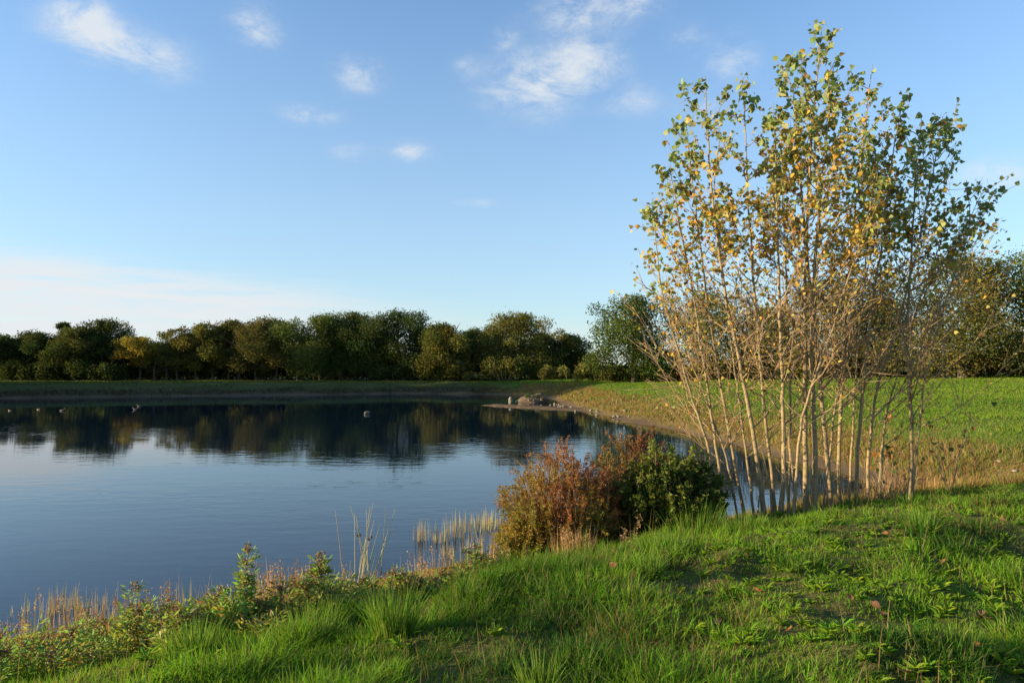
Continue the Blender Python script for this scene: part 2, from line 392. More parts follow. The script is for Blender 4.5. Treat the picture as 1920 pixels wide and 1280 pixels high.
# ------------------------------------------------------------------ grass
def jit(col, n, g, v=.25, h=.12):
    k = g.uniform(1 - v, 1 + v, (n, 1)); return np.clip(col * k * (1 + g.normal(0, h, (n, 3)) * np.array([1, .5, .8])), 0.003, .9)
FRESH = np.array([.115, .245, .016]); LIME = np.array([.19, .285, .026]); DEEP = np.array([.036, .105, .011]); STRAW = np.array([.33, .25, .12]); RUST = np.array([.26, .125, .04])
def near_grass():
    g = np.random.default_rng(11)
    nt = 33000
    Y = 1.9 + 11.5 * g.random(nt) ** 1.25; X = (g.random(nt) * 2 - 1) * (.80 * Y + 1.8)
    z, s = ground(X, Y, True)
    keep = (s > .5 + .9 * g.random(nt)) & (s < 30); X, Y, z, s = X[keep], Y[keep], z[keep], s[keep]
    patch = fbm(X, Y, .75, 41, 3); bare = fbm(X, Y, 1.6, 43, 3)
    right = sstep(X / Y, -.1, .35)
    crest = np.exp(-((s - 4.3) / 1.1) ** 2)
    left = 1 - sstep(X / Y, -.35, .05)
    ht = .052 + (.12 - .04 * right) * sstep(patch, .47, .70) + .11 * sstep(fbm(X, Y, .34, 42, 2), .56, .85) + .05 * crest * (1 - left) * (1 - right) + .015 * left - .010 * right * (1 - crest)
    ht = np.clip(ht, .035, .30) * (1 - .5 * left * (1 - sstep(s, 3.0, 4.8)))
    nb = 15
    P = np.repeat(np.stack([X, Y, z - .012], 1), nb, 0); n = len(P)
    rad = np.repeat(.06 + .07 * g.random(len(X)), nb)
    an = g.uniform(0, 2 * math.pi, n); rr = rad * np.sqrt(g.random(n))
    P[:, 0] += np.cos(an) * rr; P[:, 1] += np.sin(an) * rr
    P[:, 2] = ground(P[:, 0], P[:, 1]) - .012
    h = np.repeat(ht, nb) * g.uniform(.45, 1.25, n)
    am = g.uniform(.15, 1.15, n); lean = np.stack([np.cos(an + g.normal(0, .6, n)) * am, np.sin(an + g.normal(0, .6, n)) * am], 1)
    lean[:, 0] += .12
    wd = np.clip(.0042 + .0006 * P[:, 1], .005, .012) * g.uniform(.6, 1.5, n)
    lime = np.repeat(sstep(fbm(X, Y, 1.1, 47, 3), .40, .62), nb); tuft = np.repeat(g.random(len(X)), nb)
    c = DEEP * (1 - lime[:, None]) * .9 + FRESH * lime[:, None] * 1.0 + (FRESH - DEEP) * (tuft[:, None] - .4) * .5
    cr = np.repeat(crest, nb)[:, None] * .45
    c = c * (1 - cr) + FRESH * 1.05 * cr
    c = jit(np.maximum(c, .005), n, g)
    lowb = np.repeat(1 - sstep(s, 2.2, 3.6), nb)[:, None]; c = c * (1 - lowb) + jit(np.array([.13, .115, .035]), n, g, .4, .2) * lowb
    dry = g.random(n) < (.06 + .5 * np.repeat(sstep(bare, .48, .64), nb)); c[dry] = jit(STRAW * .62, dry.sum(), g); h[dry] *= .6
    tip = c * np.array([1.25, 1.15, 1.0]); ol = g.random(n) < .12; tip[ol] = STRAW * .6
    return blades(P, h, wd, lean, g.uniform(.2, 1.0, n), c * .85, tip, 4)
V, Q, T, cl = near_grass()
def seed_stalks():
    g = np.random.default_rng(19); n = 900
    Y = 2.4 + 8 * g.random(n) ** 1.2; X = (g.random(n) * 2 - 1) * (.8 * Y + .5); z, s = ground(X, Y, True); k = (s > 3) & (fbm(X, Y, 1.2, 71, 2) > .42); X, Y, z = X[k], Y[k], z[k]; n = len(X)
    return blades(np.stack([X, Y, z], 1), g.uniform(.12, .30, n), .0045, g.normal(0, .22, (n, 2)), .35, jit(STRAW * .75, n, g, .3), jit(np.array([.22, .15, .07]), n, g), 4)
V2, Q2, T2, c2 = seed_stalks()
Q = np.concatenate([Q, Q2 + len(V)]); T = np.concatenate([T, T2 + len(V)]); V = np.concatenate([V, V2]); cl = np.concatenate([cl, c2])
tag(mesh_obj('grass', V, [Q, T], M_GRASS, None, cl), kind='stuff')

def far_grass():
    g = np.random.default_rng(12)
    n = 520000
    Y = 11.5 + 85 * g.random(n) ** 1.5; X = -60 + 125 * g.random(n)
    right = g.random(n) < .68; X = np.where(right, (-.06 + .9 * g.random(n)) * Y, (-.85 + .95 * g.random(n)) * Y)
    z, s = ground(X, Y, True)
    k = (s > .35 + .9 * g.random(n)) & (s < 60) & (z > .08); X, Y, z, s = X[k], Y[k], z[k], s[k]; n = len(X)
    gr, mu = zone(X, Y, s, z)
    green = g.random(n) < gr
    pn = fbm(X, Y, 3.0, 51, 3); p2 = fbm(X, Y, .8, 52, 2)
    h = np.where(green, .05 + .10 * p2, .06 + .24 * p2 * pn * 2) * g.uniform(.6, 1.3, n)
    c = np.where(green[:, None], FRESH * .70 + (LIME * .85 - FRESH * .70) * pn[:, None], RUST * .75 + (STRAW * .85 - RUST * .75) * (p2 * pn * 1.7)[:, None])
    sp = g.random(n) < np.where(green, .07, .30); c[sp] = np.where(green[sp][:, None], STRAW * .7, LIME * .75)
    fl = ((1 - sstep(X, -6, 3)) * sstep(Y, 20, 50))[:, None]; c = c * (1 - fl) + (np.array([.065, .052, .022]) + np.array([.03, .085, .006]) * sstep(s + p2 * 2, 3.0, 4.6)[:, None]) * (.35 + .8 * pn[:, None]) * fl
    c = jit(c, n, g, .2)
    am = g.uniform(.1, .9, n); an = g.uniform(0, 6.283, n); lean = np.stack([np.cos(an) * am, np.sin(an) * am], 1)
    return blades(np.stack([X, Y, z - .02], 1), h, .0014 * Y * g.uniform(.6, 1.4, n), lean, .5, c, None, 2)
V, Q, T, cl = far_grass()
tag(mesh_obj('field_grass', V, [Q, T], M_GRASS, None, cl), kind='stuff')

# broad-leaved weeds (rosettes) in the turf
def weeds():
    g = np.random.default_rng(13); A = Acc()
    n = 3600; Y = 2.3 + 8.8 * g.random(n) ** 1.15; X = (-.55 + 1.4 * g.random(n)) * Y
    z, s = ground(X, Y, True); k = (s > 3.4) & (fbm(X, Y, .6, 61, 3) + g.normal(0, .10, n) > .56 - .10 * sstep(X / Y, 0, .5)); X, Y, z = X[k], Y[k], z[k]
    nl = 11; m = len(X)
    P = np.repeat(np.stack([X, Y, z], 1), nl, 0); an = np.tile(np.arange(nl) * 2.4, m) + np.repeat(g.uniform(0, 6, m), nl) + g.normal(0, .2, m * nl)
    L = np.repeat(g.uniform(.03, .075, m), nl) * g.uniform(.6, 1.2, m * nl); up = g.uniform(.45, 1.7, m * nl)
    d = np.stack([np.cos(an), np.sin(an), np.zeros_like(an)], 1); sd_ = np.stack([-np.sin(an), np.cos(an), np.zeros_like(an)], 1)
    rows, ts = [], (0, .3, .62, 1.0); ws = (.03, .085, .11, 0)
    for t, wq in zip(ts, ws):
        c = P + d * (L * t)[:, None] + np.array([0, 0, 1.]) * (L * (up * t - .55 * up * t * t + .1) + .01)[:, None]
        rows.append((c, wq))
    vs = []
    for c, wq in rows[:3]:
        vs += [c - sd_ * (L * wq)[:, None], c + np.array([0, 0, -.012]), c + sd_ * (L * wq)[:, None]]
    vs.append(rows[3][0])
    V = np.stack(vs, 1).reshape(-1, 3); o = np.arange(m * nl)[:, None] * 10
    Q = np.concatenate([o + np.array([[a, a + 1, a + 4, a + 3]]) for a in (0, 1, 3, 4)]); T = np.concatenate([o + np.array([[6, 7, 9]]), o + np.array([[7, 8, 9]])])
    c = np.where(g.random((m, 1)) < .02, STRAW * .6, np.array([.15, .29, .025]) + np.array([.08, .05, .0]) * g.random((m, 1))); c = jit(np.repeat(c, nl, 0), m * nl, g)
    return V, Q, T, np.repeat(c, 10, 0)
V, Q, T, cl = weeds()
tag(mesh_obj('meadow_weeds', V, [Q, T], M_LEAF, None, cl), kind='stuff')

# ------------------------------------------------------------------ far trees
def far_tree(name, label, px, top, wpx, Y, base=None, col=(.05, .065, .02), n=7000, low=.12, sparse=0., leaf=.21, seed=1, group=None, lobes=30, spire=0., cat='tree', ztop=None, x=None, wm=None, trunks=1):
    g = np.random.default_rng(seed)
    if x is None: x = (px - 960) / 1280 * Y
    zb = gz(x, Y) - .1
    zt = at(px, top, Y)[2] if ztop is None else ztop
    H = zt - zb; W = (wpx / 1280 * Y if wm is None else wm) / 2 * 1.42
    root = thing(name, (x, Y, zb), label, cat, group)
    tr = Acc(); ends = []
    for q in range(trunks):
        ox = (q - (trunks - 1) / 2) * W * .5 + g.normal(0, .1)
        tk = [(ox, g.normal(0, .1), 0), (ox * 1.1 + g.normal(0, .1), g.normal(0, .1), H * .25), (ox * 1.25 + g.normal(0, .2), g.normal(0, .2), H * .55), (ox * 1.3 + g.normal(0, .3), 0, H * .85)]
        r0 = (.028 * H if trunks == 1 else .016 * H)
        tr.add(*tube(tk, [r0 * 1.15, r0 * .8, r0 * .5, r0 * .12], 8))
        for j in range(9 if trunks == 1 else 6):
            t = g.uniform(.18, .75); b = np.array([np.interp(t, (0, .25, .55, .85), [p[i] for p in tk]) for i in range(2)] + [H * t])
            an = g.uniform(0, 6.283); e = b + np.array([math.cos(an) * W * g.uniform(.4, .85), math.sin(an) * W * .7, H * g.uniform(.08, .25)])
            m1 = (b + e) / 2 + np.array([0, 0, -.03 * H]); tr.add(*tube([b, m1, e], [r0 * .38, r0 * .25, r0 * .08], 5)); ends.append(e)
    tr.build('trunk', M_OAK, root, True)
    # crown : leafy lobes of uneven size
    P, Cc = [], []
    col = np.array(col); Lc = []
    for j in range(lobes):
        t = ((j + .5) / lobes) ** 1.1; hz_ = low + (1 - low) * (t ** .82)
        prof = (1 - (abs(2 * t - .92) / 1.12) ** 3.2) if spire == 0 else (1 - t) ** .7 + .12
        an = j * 2.4 + g.uniform(-.5, .5); rr = W * prof * g.uniform(.22, .86)
        rad = np.array([1, 1, .78]) * min(W * .55, H * .26) * g.uniform(.42, .92) * (.55 + .45 * prof)
        c = np.array([math.cos(an) * rr, math.sin(an) * rr * .9, H * hz_])
        c[2] = min(c[2], H - rad[2] * .93); c[2] = max(c[2], H * low * .6 + rad[2] * .6)
        Lc.append((c, rad))
    Lc.append((np.array([g.normal(0, W * .12), 0, H - W * .30 * .8]), np.array([.34, .34, .30]) * W))
    Lc.append((np.array([0, 0, H * (.52 + .3 * low)]), np.array([W * .62, W * .55, H * .30])))
    if low < .13:
        for j in range(5):
            an = j * 1.26 + g.uniform(-.4, .4); rd = W * .36
            Lc.append((np.array([math.cos(an) * W * .62, math.sin(an) * W * .5, H * .24]), np.array([rd, rd, H * .2])))
    tw = sum(r[0] ** 2 for _, r in Lc)
    for c, rad in Lc:
        k = int(n * rad[0] ** 2 / tw); d = unit(g.normal(size=(k, 3)))
        lump = 1 + .22 * np.sin(d[:, 0] * 5 + c[0] * 3) * np.sin(d[:, 1] * 6 + c[1]) * np.sin(d[:, 2] * 5 + 1.3)
        r = (g.random(k) ** .33) * (.72 + .42 * g.random(k)); r = np.where(g.random(k) < .05, r * 1.10, r)
        p = c + d * rad * (r * lump)[:, None]
        if sparse: p = p[fbm(p[:, 0] * 1.0 + p[:, 1], p[:, 2], .9, seed, 2) > sparse * .62]
        tint = g.uniform(.8, 1.25) * np.array([1 + g.normal(0, .10), 1, 1])
        P.append(p); Cc.append(jit(col * tint, len(p), g, .2, .07))
    P = np.concatenate(P); Cc = np.concatenate(Cc); k = P[:, 2] > .1; P, Cc = P[k], Cc[k]
    V, T, c4 = diamonds(P, leaf * g.uniform(.6, 1.35, len(P)), Cc, g, .8, None, .15, .3)
    mesh_obj('crown', V, T, M_FARLEAF, root, c4)
    return root
DK = (.055, .075, .020); MID = (.080, .100, .026); OLV = (.130, .130, .030); BRN = (.108, .105, .030); YEL = (.27, .21, .035); GRN = (.085, .115, .028)
TR = [  # label, px, top, width, Y, colour, low, sparse, n, extra
 ('dark round tree cut off by the left edge of the picture', -8, 628, 80, 94, DK, .08, 0, 6500, {}),
 ('low dark domed tree second from the left edge', 62, 622, 100, 95, DK, .05, 0, 7500, {}),
 ('slim dark spire rising above two round trees at far left', 118, 605, 40, 97, DK, .2, 0, 2600, dict(lobes=8)),
 ('broad olive-tinged round tree just right of the slim dark spire', 145, 614, 90, 93, MID, .05, 0, 7000, {}),
 ('dark tree with a leafy sprout poking up from its top', 193, 598, 88, 95, DK, .06, 0, 7500, {}),
 ('small yellow open tree with bare trunks showing, left part of treeline', 262, 630, 74, 93, YEL, .42, .62, 3600, dict(trunks=3, leaf=.2)),
 ('thin straggly tree with sparse grey-green top beside the yellow tree', 322, 617, 58, 94, OLV, .25, .60, 3600, dict(trunks=2, leaf=.2)),
 ('olive tree with rounded top between straggly tree and brownish tree', 384, 606, 92, 95, OLV, .15, .45, 6800, dict(trunks=2)),
 ('narrow brownish tree with thinning leaves left of the brown dome', 437, 600, 70, 96, BRN, .2, .48, 5200, dict(trunks=2)),
 ('wide brown-tinged domed tree with gaps at its right edge', 498, 596, 108, 94, BRN, .14, .42, 7800, dict(trunks=2)),
 ('tall green tree with stems showing, left shoulder of the highest group', 598, 589, 112, 93, GRN, .12, .35, 8500, dict(trunks=3)),
 ('upright green tree in the middle of the highest group', 662, 584, 90, 95, MID, .08, 0, 8000, dict(trunks=2)),
 ('tall dense dark green tree, highest on the far bank', 750, 582, 122, 93, (.048, .072, .02), .06, 0, 10500, {}),
 ('lower olive tree leafy down to the ground beside the highest tree', 832, 606, 92, 90, OLV, .02, 0, 8500, {}),
 ('very dark tree set back between two olive trees', 888, 617, 80, 98, DK, .03, 0, 6500, {}),
 ('broad olive tree with high rounded head behind the rocky spit', 975, 586, 130, 92, OLV, .04, .2, 10500, {}),
 ('dark low-domed tree ending the far treeline beside the gap of sky', 1062, 628, 88, 94, DK, .03, 0, 7500, {}),
]
for k, (lb, px, top, wd, Y, cl, low, sp, n, ex) in enumerate(TR):
    far_tree('broadleaf_tree', lb, px, top, wd, Y, None, cl, int(n * 3.0), low, sp, seed=100 + k, group='trees along the far bank', **ex)
for k, (px, top, wd, c_) in enumerate([(25, 632, 90, DK), (105, 626, 90, DK), (168, 622, 80, MID), (232, 636, 70, DK), (300, 640, 80, MID), (352, 624, 80, DK), (412, 612, 80, MID), (462, 608, 80, DK), (545, 606, 80, MID), (630, 596, 80, DK), (708, 596, 80, MID), (800, 612, 80, DK), (862, 628, 80, MID), (925, 612, 80, DK), (1015, 622, 80, MID)]):
    far_tree('broadleaf_tree', 'tree of the second rank filling a gap behind the front row of the far treeline', px, top, wd, 101 + (k % 3), None, c_, 12000, .04, .15, seed=220 + k, group='second rank of the far treeline')
TB = [
 ('dense dark oak with short pale trunk standing alone right of the gap', 1188, 553, 150, 70, (.068, .098, .022), .10, 0, 24000, dict(leaf=.19)),
 ('oak behind the left poplar stems with browning crown', 1335, 545, 150, 68, OLV, .10, .3, 18000, dict(leaf=.19)),
 ('smaller brown oak seen through the middle poplar stems', 1440, 575, 110, 66, BRN, .08, .3, 12000, dict(leaf=.19)),
 ('broad brown-green oak behind the thickest poplar stems', 1560, 518, 200, 62, (.085, .085, .025), .08, .2, 24000, dict(leaf=.18)),
 ('dark green oak in the gap left of the isolated poplar', 1655, 555, 110, 64, GRN, .08, .2, 14000, dict(leaf=.18)),
 ('large golden-green oak at the right end of the field hedge', 1800, 478, 220, 56, (.105, .105, .027), .06, .25, 34000, dict(leaf=.17)),
 ('tall green oak cut off by the right edge of the picture', 1935, 470, 190, 55, GRN, .06, .15, 27000, dict(leaf=.17)),
]
for k, (lb, px, top, wd, Y, cl, low, sp, n, ex) in enumerate(TB):
    far_tree('oak_tree', lb, px, top, wd, Y, None, cl, n, low, sp, seed=150 + k, group='oaks along the field hedge', lobes=32, **ex)
# the same row goes on round the left shore, past the edge of the picture; its shadow lies over the far bank
for k, (x, y, h) in enumerate([(-57, 58, 12), (-63, 65, 13), (-66, 69, 13), (-71, 74, 13), (-78, 79, 13), (-64, 61, 13), (-70, 66, 13)]):
    far_tree('shore_tree', 'dark tree on the left shore beyond the picture edge', 0, 0, 0, y, None, DK, 4200, .04, 0, leaf=.5, seed=180 + k, group='trees on the left shore', x=x, ztop=gz(x, y) + h + 3.2, wm=9)

def undergrowth():
    g = np.random.default_rng(21); n = 26000
    X = g.uniform(-84, 12, n); Y = g.uniform(97, 102, n); top = 2.2 + 3.4 * fbm(X, Y * 0, 5.0, 77, 3)
    z = ground(X, Y) + top * g.random(n) ** .8
    c = np.array(DK) + (np.array(OLV) - np.array(DK)) * fbm(X, z, 3.0, 78, 2)[:, None]
    V, T, c4 = diamonds(np.stack([X, Y, z], 1), g.uniform(.25, .5, n), jit(c, n, g), g, .8, None, .15, .2)
    return mesh_obj('undergrowth', V, T, M_FARLEAF, None, c4)
tag(undergrowth(), kind='stuff')

def bush(name, label, x, y, w_, h_, col, n, leaf, seed, cat='bush', group=None, depth=None, col2=None):
    g = np.random.default_rng(seed); zb = gz(x, y) - .05; d_ = depth or w_ * .7
    root = thing(name, (x, y, zb), label, cat, group)
    A = Acc()
    for j in range(9):
        e = np.array([g.uniform(-.42, .42) * w_, g.uniform(-.4, .4) * d_, h_ * g.uniform(.5, .9)]); A.add(*tube([(e[0] * .3, e[1] * .3, 0), e * np.array([.7, .7, .5]), e], [.012 * h_ + .01, .01 * h_ + .006, .004], 5))
    A.build('stem', M_TWIG, root)
    P, Cc = [], []; col = np.array(col)
    L = max(5, int(w_ / h_ * 5))
    for j in range(L):
        c = np.array([((j + .5) / L - .5) * w_ * .82, g.uniform(-.25, .25) * d_, h_ * g.uniform(.30, .62)]); r = np.array([w_ / L * 1.1 + .10 * h_, d_ * .36, min(h_ * .42, (h_ - c[2]) * g.uniform(.8, 1.05))])
        k = n // L; dd = unit(g.normal(size=(k, 3))); p = c + dd * r * (g.random(k) ** .3 * g.uniform(.75, 1.15, k))[:, None]
        P.append(p); cc = col if (col2 is None or g.random() < .55) else np.array(col2); Cc.append(jit(cc * g.uniform(.8, 1.2), k, g, .3, .1))
    P = np.concatenate(P); Cc = np.concatenate(Cc); k = P[:, 2] > .02; P, Cc = P[k], Cc[k]
    V, T, c4 = diamonds(P, leaf * g.uniform(.6, 1.3, len(P)), Cc, g, .7, None, .15, .2)
    mesh_obj('foliage', V, T, M_FARLEAF, root, c4); return root
def bpx(px, Y): return (px - 960) / 1280 * Y
for k, (lb, px, Y, wp, tp, c1, c2) in enumerate([
    ('low brown bush at the foot of the dark set-back tree', 888, 86, 40, 697, BRN, None),
    ('olive bush spreading in front of the broad tree behind the spit', 945, 87, 80, 662, OLV, GRN),
    ('brownish bush right of the spit under the last far tree', 1040, 86, 60, 684, OLV, BRN),
    ('low russet bush filling the gap of sky beside the lone oak', 1115, 76, 80, 678, OLV, BRN),
    ('russet bush around the foot of the lone oak', 1170, 72, 100, 680, BRN, OLV),
    ('low brown bush right of the lone oak trunk', 1250, 70, 100, 676, BRN, OLV),
    ('russet bush at the field edge behind the left poplar stems', 1345, 68, 110, 672, BRN, OLV),
    ('brown hedge bush behind the middle of the poplar clump', 1450, 66, 120, 668, BRN, None),
    ('olive hedge bush behind the thickest poplar stems', 1560, 63, 130, 660, OLV, BRN),
    ('brown hedge bush left of the golden-green oak', 1670, 61, 120, 655, BRN, OLV),
    ('russet hedge bush under the golden-green oak', 1790, 58, 150, 648, BRN, OLV),
    ('green and brown hedge bush at the right edge of the picture', 1915, 57, 140, 645, OLV, BRN),
    ('dark bush at the foot of the trees near the left edge', 60, 91, 130, 672, DK, None),
    ('dark bush below the tree with the leafy sprout', 185, 91, 110, 678, DK, MID),
    ('golden bush coloured like a backlit glow behind the small yellow tree', 275, 99, 80, 655, YEL, (.25, .17, .03)),  # yellow foliage colour stands in for backlit glow
    ('dark thicket under the brown dome of the far treeline', 480, 97, 190, 655, DK, BRN),
    ('dark thicket under the straggly tree of the far treeline', 370, 98, 120, 660, MID, BRN),
    ('dark thicket under the highest trees on the far bank', 640, 97, 190, 655, DK, MID),
    ('dark bush under the tall dense tree on the far bank', 740, 90, 110, 680, DK, None)]):
    x = bpx(px, Y); h = at(px, tp, Y)[2] - gz(x, Y)
    bush('hedge_bush', lb, x, Y, wp / 1280 * Y, max(.8, h), c1, int(900 + wp * 26), .26, 300 + k, group='bushes under the trees', depth=3.0, col2=c2)

# ------------------------------------------------------------------ young poplars
def poplar(label, pts, Y, r0, nb=20, seed=1, green=.35, lean_y=0., blen=1.0, left=0., dens=1.0):
    g = np.random.default_rng(seed)
    n = len(pts); pts = pts[:-1] + [(pts[-1][0], pts[-1][1] + 3)]; P = np.array([at(px, py, Y + lean_y * k / (n - 1)) for k, (px, py) in enumerate(pts)])
    zb = gz(P[0, 0], P[0, 1]); base = np.array([P[0, 0], P[0, 1], min(zb, P[0, 2]) - .06])
    root = thing('young_poplar', base, label, 'tree', 'young poplars at the water edge')
    P[0] = base
    tt = np.concatenate([[0], np.cumsum(np.linalg.norm(np.diff(P, axis=0), axis=1))]); L = tt[-1]
    u = np.linspace(0, L, 26)
    # smooth resample
    Q = np.stack([np.interp(u, tt, P[:, i]) for i in range(3)], 1)
    for _ in range(3): Q[1:-1] = (Q[:-2] + 2 * Q[1:-1] + Q[2:]) / 4
    Q[2:-1, :2] += g.normal(0, .006, (23, 2))
    f = u / L
    rad = r0 * .62 * (1 - f) ** .85 + .004; rad[0] *= 1.35; rad[1] *= 1.12
    A = Acc(); A.add(*tube(Q, rad, 9))
    for kk in range(5):   # knots and snags of lost twigs
        t = g.uniform(.08, .4); b = np.array([np.interp(t * L, u, Q[:, i]) for i in range(3)]); an = g.uniform(0, 6.28)
        A.add(*tube([b, b + np.array([math.cos(an), math.sin(an), .5]) * g.uniform(.04, .12)], [.008, .004], 5))
    A.build('trunk', M_POPLAR, root, True, local=base)
    LP, LC = [], []
    for j in range(nb):
        t = .20 + .76 * ((j + g.random()) / nb) ** .9
        b = np.array([np.interp(t * L, u, Q[:, i]) for i in range(3)])
        an = j * 2.399 + g.uniform(-.6, .6)
        if left and g.random() < abs(left): an = (math.pi if left > 0 else 0) + g.normal(0, .7)
        Lb = blen * (1.55 * (1 - t) ** .75 + .20) * g.uniform(.55, 1.2)
        k = 7; s = np.linspace(0, 1, k)
        out_ = np.array([math.cos(an), math.sin(an), 0]); rise = g.uniform(.75, 1.35)
        B = b + out_ * (Lb * (s - .22 * s * s))[:, None] * .82 + np.array([0, 0, 1.]) * (Lb * (s * .50 * rise + .30 * s * s))[:, None]
        B[1:] += g.normal(0, .012, (k - 1, 3))
        rb = min(.010, r0 * .3) * (.5 + .5 * (1 - t)) + .0018
        BA = Acc(); BA.add(*tube(B, rb * (1 - s * .8), 5))
        segs = [(B, 1.0)]
        for q in range(int(4 + Lb * 5.5)):
            ts = g.uniform(.2, .95); bb = np.array([np.interp(ts, s, B[:, i]) for i in range(3)])
            d = unit(out_ * .6 + g.normal(0, .5, 3) + np.array([0, 0, .6])); lt = Lb * g.uniform(.15, .42)
            Tq = np.stack([bb, bb + d * lt * .5 + np.array([0, 0, .02]), bb + d * lt + np.array([0, 0, .10 * lt])])
            BA.add(*tube(Tq, [rb * .45, rb * .35, .0012], 4)); segs.append((Tq, .8))
        BA.build('branch', M_TWIG, root, False, local=base)
        for S_, kk in segs:
            nl = int(g.poisson((5.6 if kk == 1 else 4.6) * dens * (.5 + Lb)))
            if nl == 0: continue
            q = g.uniform(.32 if kk == 1 else .2, 1.05, nl); pp = np.stack([np.interp(q, np.linspace(0, 1, len(S_)), S_[:, i]) for i in range(3)], 1)
            pr = .12 + .88 * sstep(pp[:, 2], 3.6, 5.3); pp = pp[g.random(nl) < pr]; LP.append(pp + g.normal(0, .035, pp.shape))
    # leader leaves
    m = int(30 * dens); q = g.uniform(.72, 1.0, m); pp = np.stack([np.interp(q * L, u, Q[:, i]) for i in range(3)], 1); LP.append(pp + g.normal(0, .05, pp.shape))
    LP = np.concatenate(LP); n = len(LP)
    rel = np.clip((LP[:, 2] - 3.6) / (Q[-1, 2] - 3.6), 0, 1)
    pg = np.clip(green + .9 * (rel - .55) * 1.6, .05, .96); r = g.random(n)
    col = np.where((r < pg)[:, None], np.array([.14, .20, .075]) + (np.array([.31, .36, .13]) - np.array([.14, .20, .075])) * g.random((n, 1)),
                   np.where((g.random(n) < .45)[:, None], np.array([.52, .32, .05]), np.array([.42, .36, .09])))
    br = g.random(n) < .12 * (1 - rel); col[br] = np.array([.22, .11, .04])
    V, T, c4 = hearts(LP, g.uniform(.042, .094, n) * (.62 + .52 * rel), jit(col, n, g, .25, .1), g)
    mesh_obj('foliage', V, T, M_LEAF, root, c4, local=base)
    return root
POP = [
 ('leftmost slender poplar bending left over the dark green bush', [(1362, 957), (1331, 843), (1294, 732), (1270, 650), (1240, 560), (1232, 470), (1224, 372)], 9.0, .028, 16, .35, .5),
 ('thin pale poplar second from the left, close behind the green bush', [(1366, 957), (1343, 843), (1328, 736), (1314, 650), (1298, 540), (1275, 420), (1256, 305)], 9.3, .030, 18, .3, .4),
 ('slim poplar leaning left with a kink low on its trunk', [(1400, 955), (1380, 885), (1366, 800), (1345, 690), (1325, 560), (1305, 400), (1287, 232)], 9.6, .030, 18, .35, .35),
 ('straight pale poplar leaning left, its tip a lone spike of leaves', [(1434, 957), (1418, 843), (1399, 745), (1382, 651), (1360, 557), (1338, 400), (1326, 250), (1323, 140)], 9.1, .046, 24, .45, .1),
 ('poplar joined at its foot to a paler neighbour, spiky leafy tip', [(1455, 955), (1440, 830), (1428, 719), (1418, 587), (1410, 480), (1398, 300), (1396, 150)], 9.4, .036, 22, .4, .1),
 ('smooth upright poplar with a bright trunk and short crown', [(1463, 955), (1471, 864), (1466, 736), (1463, 608), (1459, 480), (1455, 320), (1450, 190)], 9.1, .044, 22, .3, 0),
 ('crooked thin poplar crossing others as it leans right', [(1487, 950), (1497, 822), (1510, 753), (1530, 700), (1553, 642), (1591, 523), (1625, 420), (1648, 310)], 8.9, .027, 16, .3, -.2),
 ('tallest thick poplar in the middle of the clump', [(1512, 952), (1510, 822), (1509, 693), (1511, 480), (1518, 300), (1530, 160), (1541, 47)], 9.4, .054, 34, .45, 0),
 ('thick mottled poplar right beside the tallest one', [(1527, 952), (1528, 800), (1520, 693), (1521, 608), (1530, 450), (1550, 270), (1563, 120)], 9.2, .056, 30, .35, 0),
 ('thick poplar whose trunk curves left as it rises', [(1560, 945), (1548, 822), (1535, 693), (1524, 587), (1508, 420), (1493, 260), (1488, 160)], 9.7, .056, 26, .3, 0),
 ('shaded poplar set back, straight, right of the curving trunk', [(1573, 935), (1572, 843), (1578, 736), (1582, 651), (1590, 523), (1615, 300), (1636, 118)], 10.3, .042, 26, .4, 0),
 ('dark-sided poplar leaning gently right, left of two', [(1604, 940), (1608, 822), (1615, 757), (1628, 629), (1650, 480), (1668, 330), (1690, 195)], 9.8, .038, 24, .55, -.1),
 ('outer right-leaning poplar of the main clump', [(1624, 940), (1630, 822), (1643, 723), (1668, 651), (1695, 575), (1735, 400), (1768, 215)], 9.9, .034, 24, .65, -.2),
 ('isolated poplar right of the clump with dark leaves and side shoots', [(1702, 920), (1711, 850), (1710, 780), (1702, 693), (1700, 608), (1708, 480), (1718, 320), (1728, 215)], 9.9, .040, 28, .72, -.35),
 ('long low shoot arching far right from the isolated poplar', [(1708, 915), (1716, 860), (1736, 700), (1762, 600), (1795, 500), (1822, 420), (1812, 335)], 9.8, .022, 14, .6, -.4),
 ('very thin poplar stem rising straight behind the smooth bright trunk', [(1478, 948), (1482, 800), (1478, 600), (1470, 420), (1464, 270)], 9.8, .024, 16, .35, 0),
 ('thin poplar slanting right from the foot of the curving trunk', [(1548, 943), (1562, 770), (1600, 580), (1650, 430), (1672, 330)], 10.0, .024, 16, .4, -.2),
 ('thin poplar slanting left between the kinked one and the pale leaning one', [(1416, 955), (1394, 810), (1372, 650), (1352, 500), (1342, 380)], 9.5, .024, 16, .35, .3),
 ('slender shaded poplar stem between the two right-leaning ones', [(1590, 940), (1600, 770), (1612, 600), (1630, 420), (1640, 300)], 10.2, .025, 16, .4, 0),
 ('thin low poplar bending far left with mostly bare twigs', [(1387, 957), (1362, 850), (1312, 720), (1272, 610), (1252, 520)], 9.3, .020, 16, .3, .6),
 ('thin poplar slanting right towards the isolated poplar', [(1642, 935), (1656, 800), (1698, 640), (1748, 500), (1782, 400)], 10.1, .023, 15, .5, -.3),
]
for k, (lb, pts, Y, r0, nb, gr, left) in enumerate(POP):
    poplar(lb, pts, Y, r0, nb, 500 + k, gr, .0, 1.15 if k == 7 else .78 if r0 < .029 and k < 12 else 1.25 if k in (12, 13, 14) else 1.0, left, .68 if k in (11, 12, 13, 14) else .86)

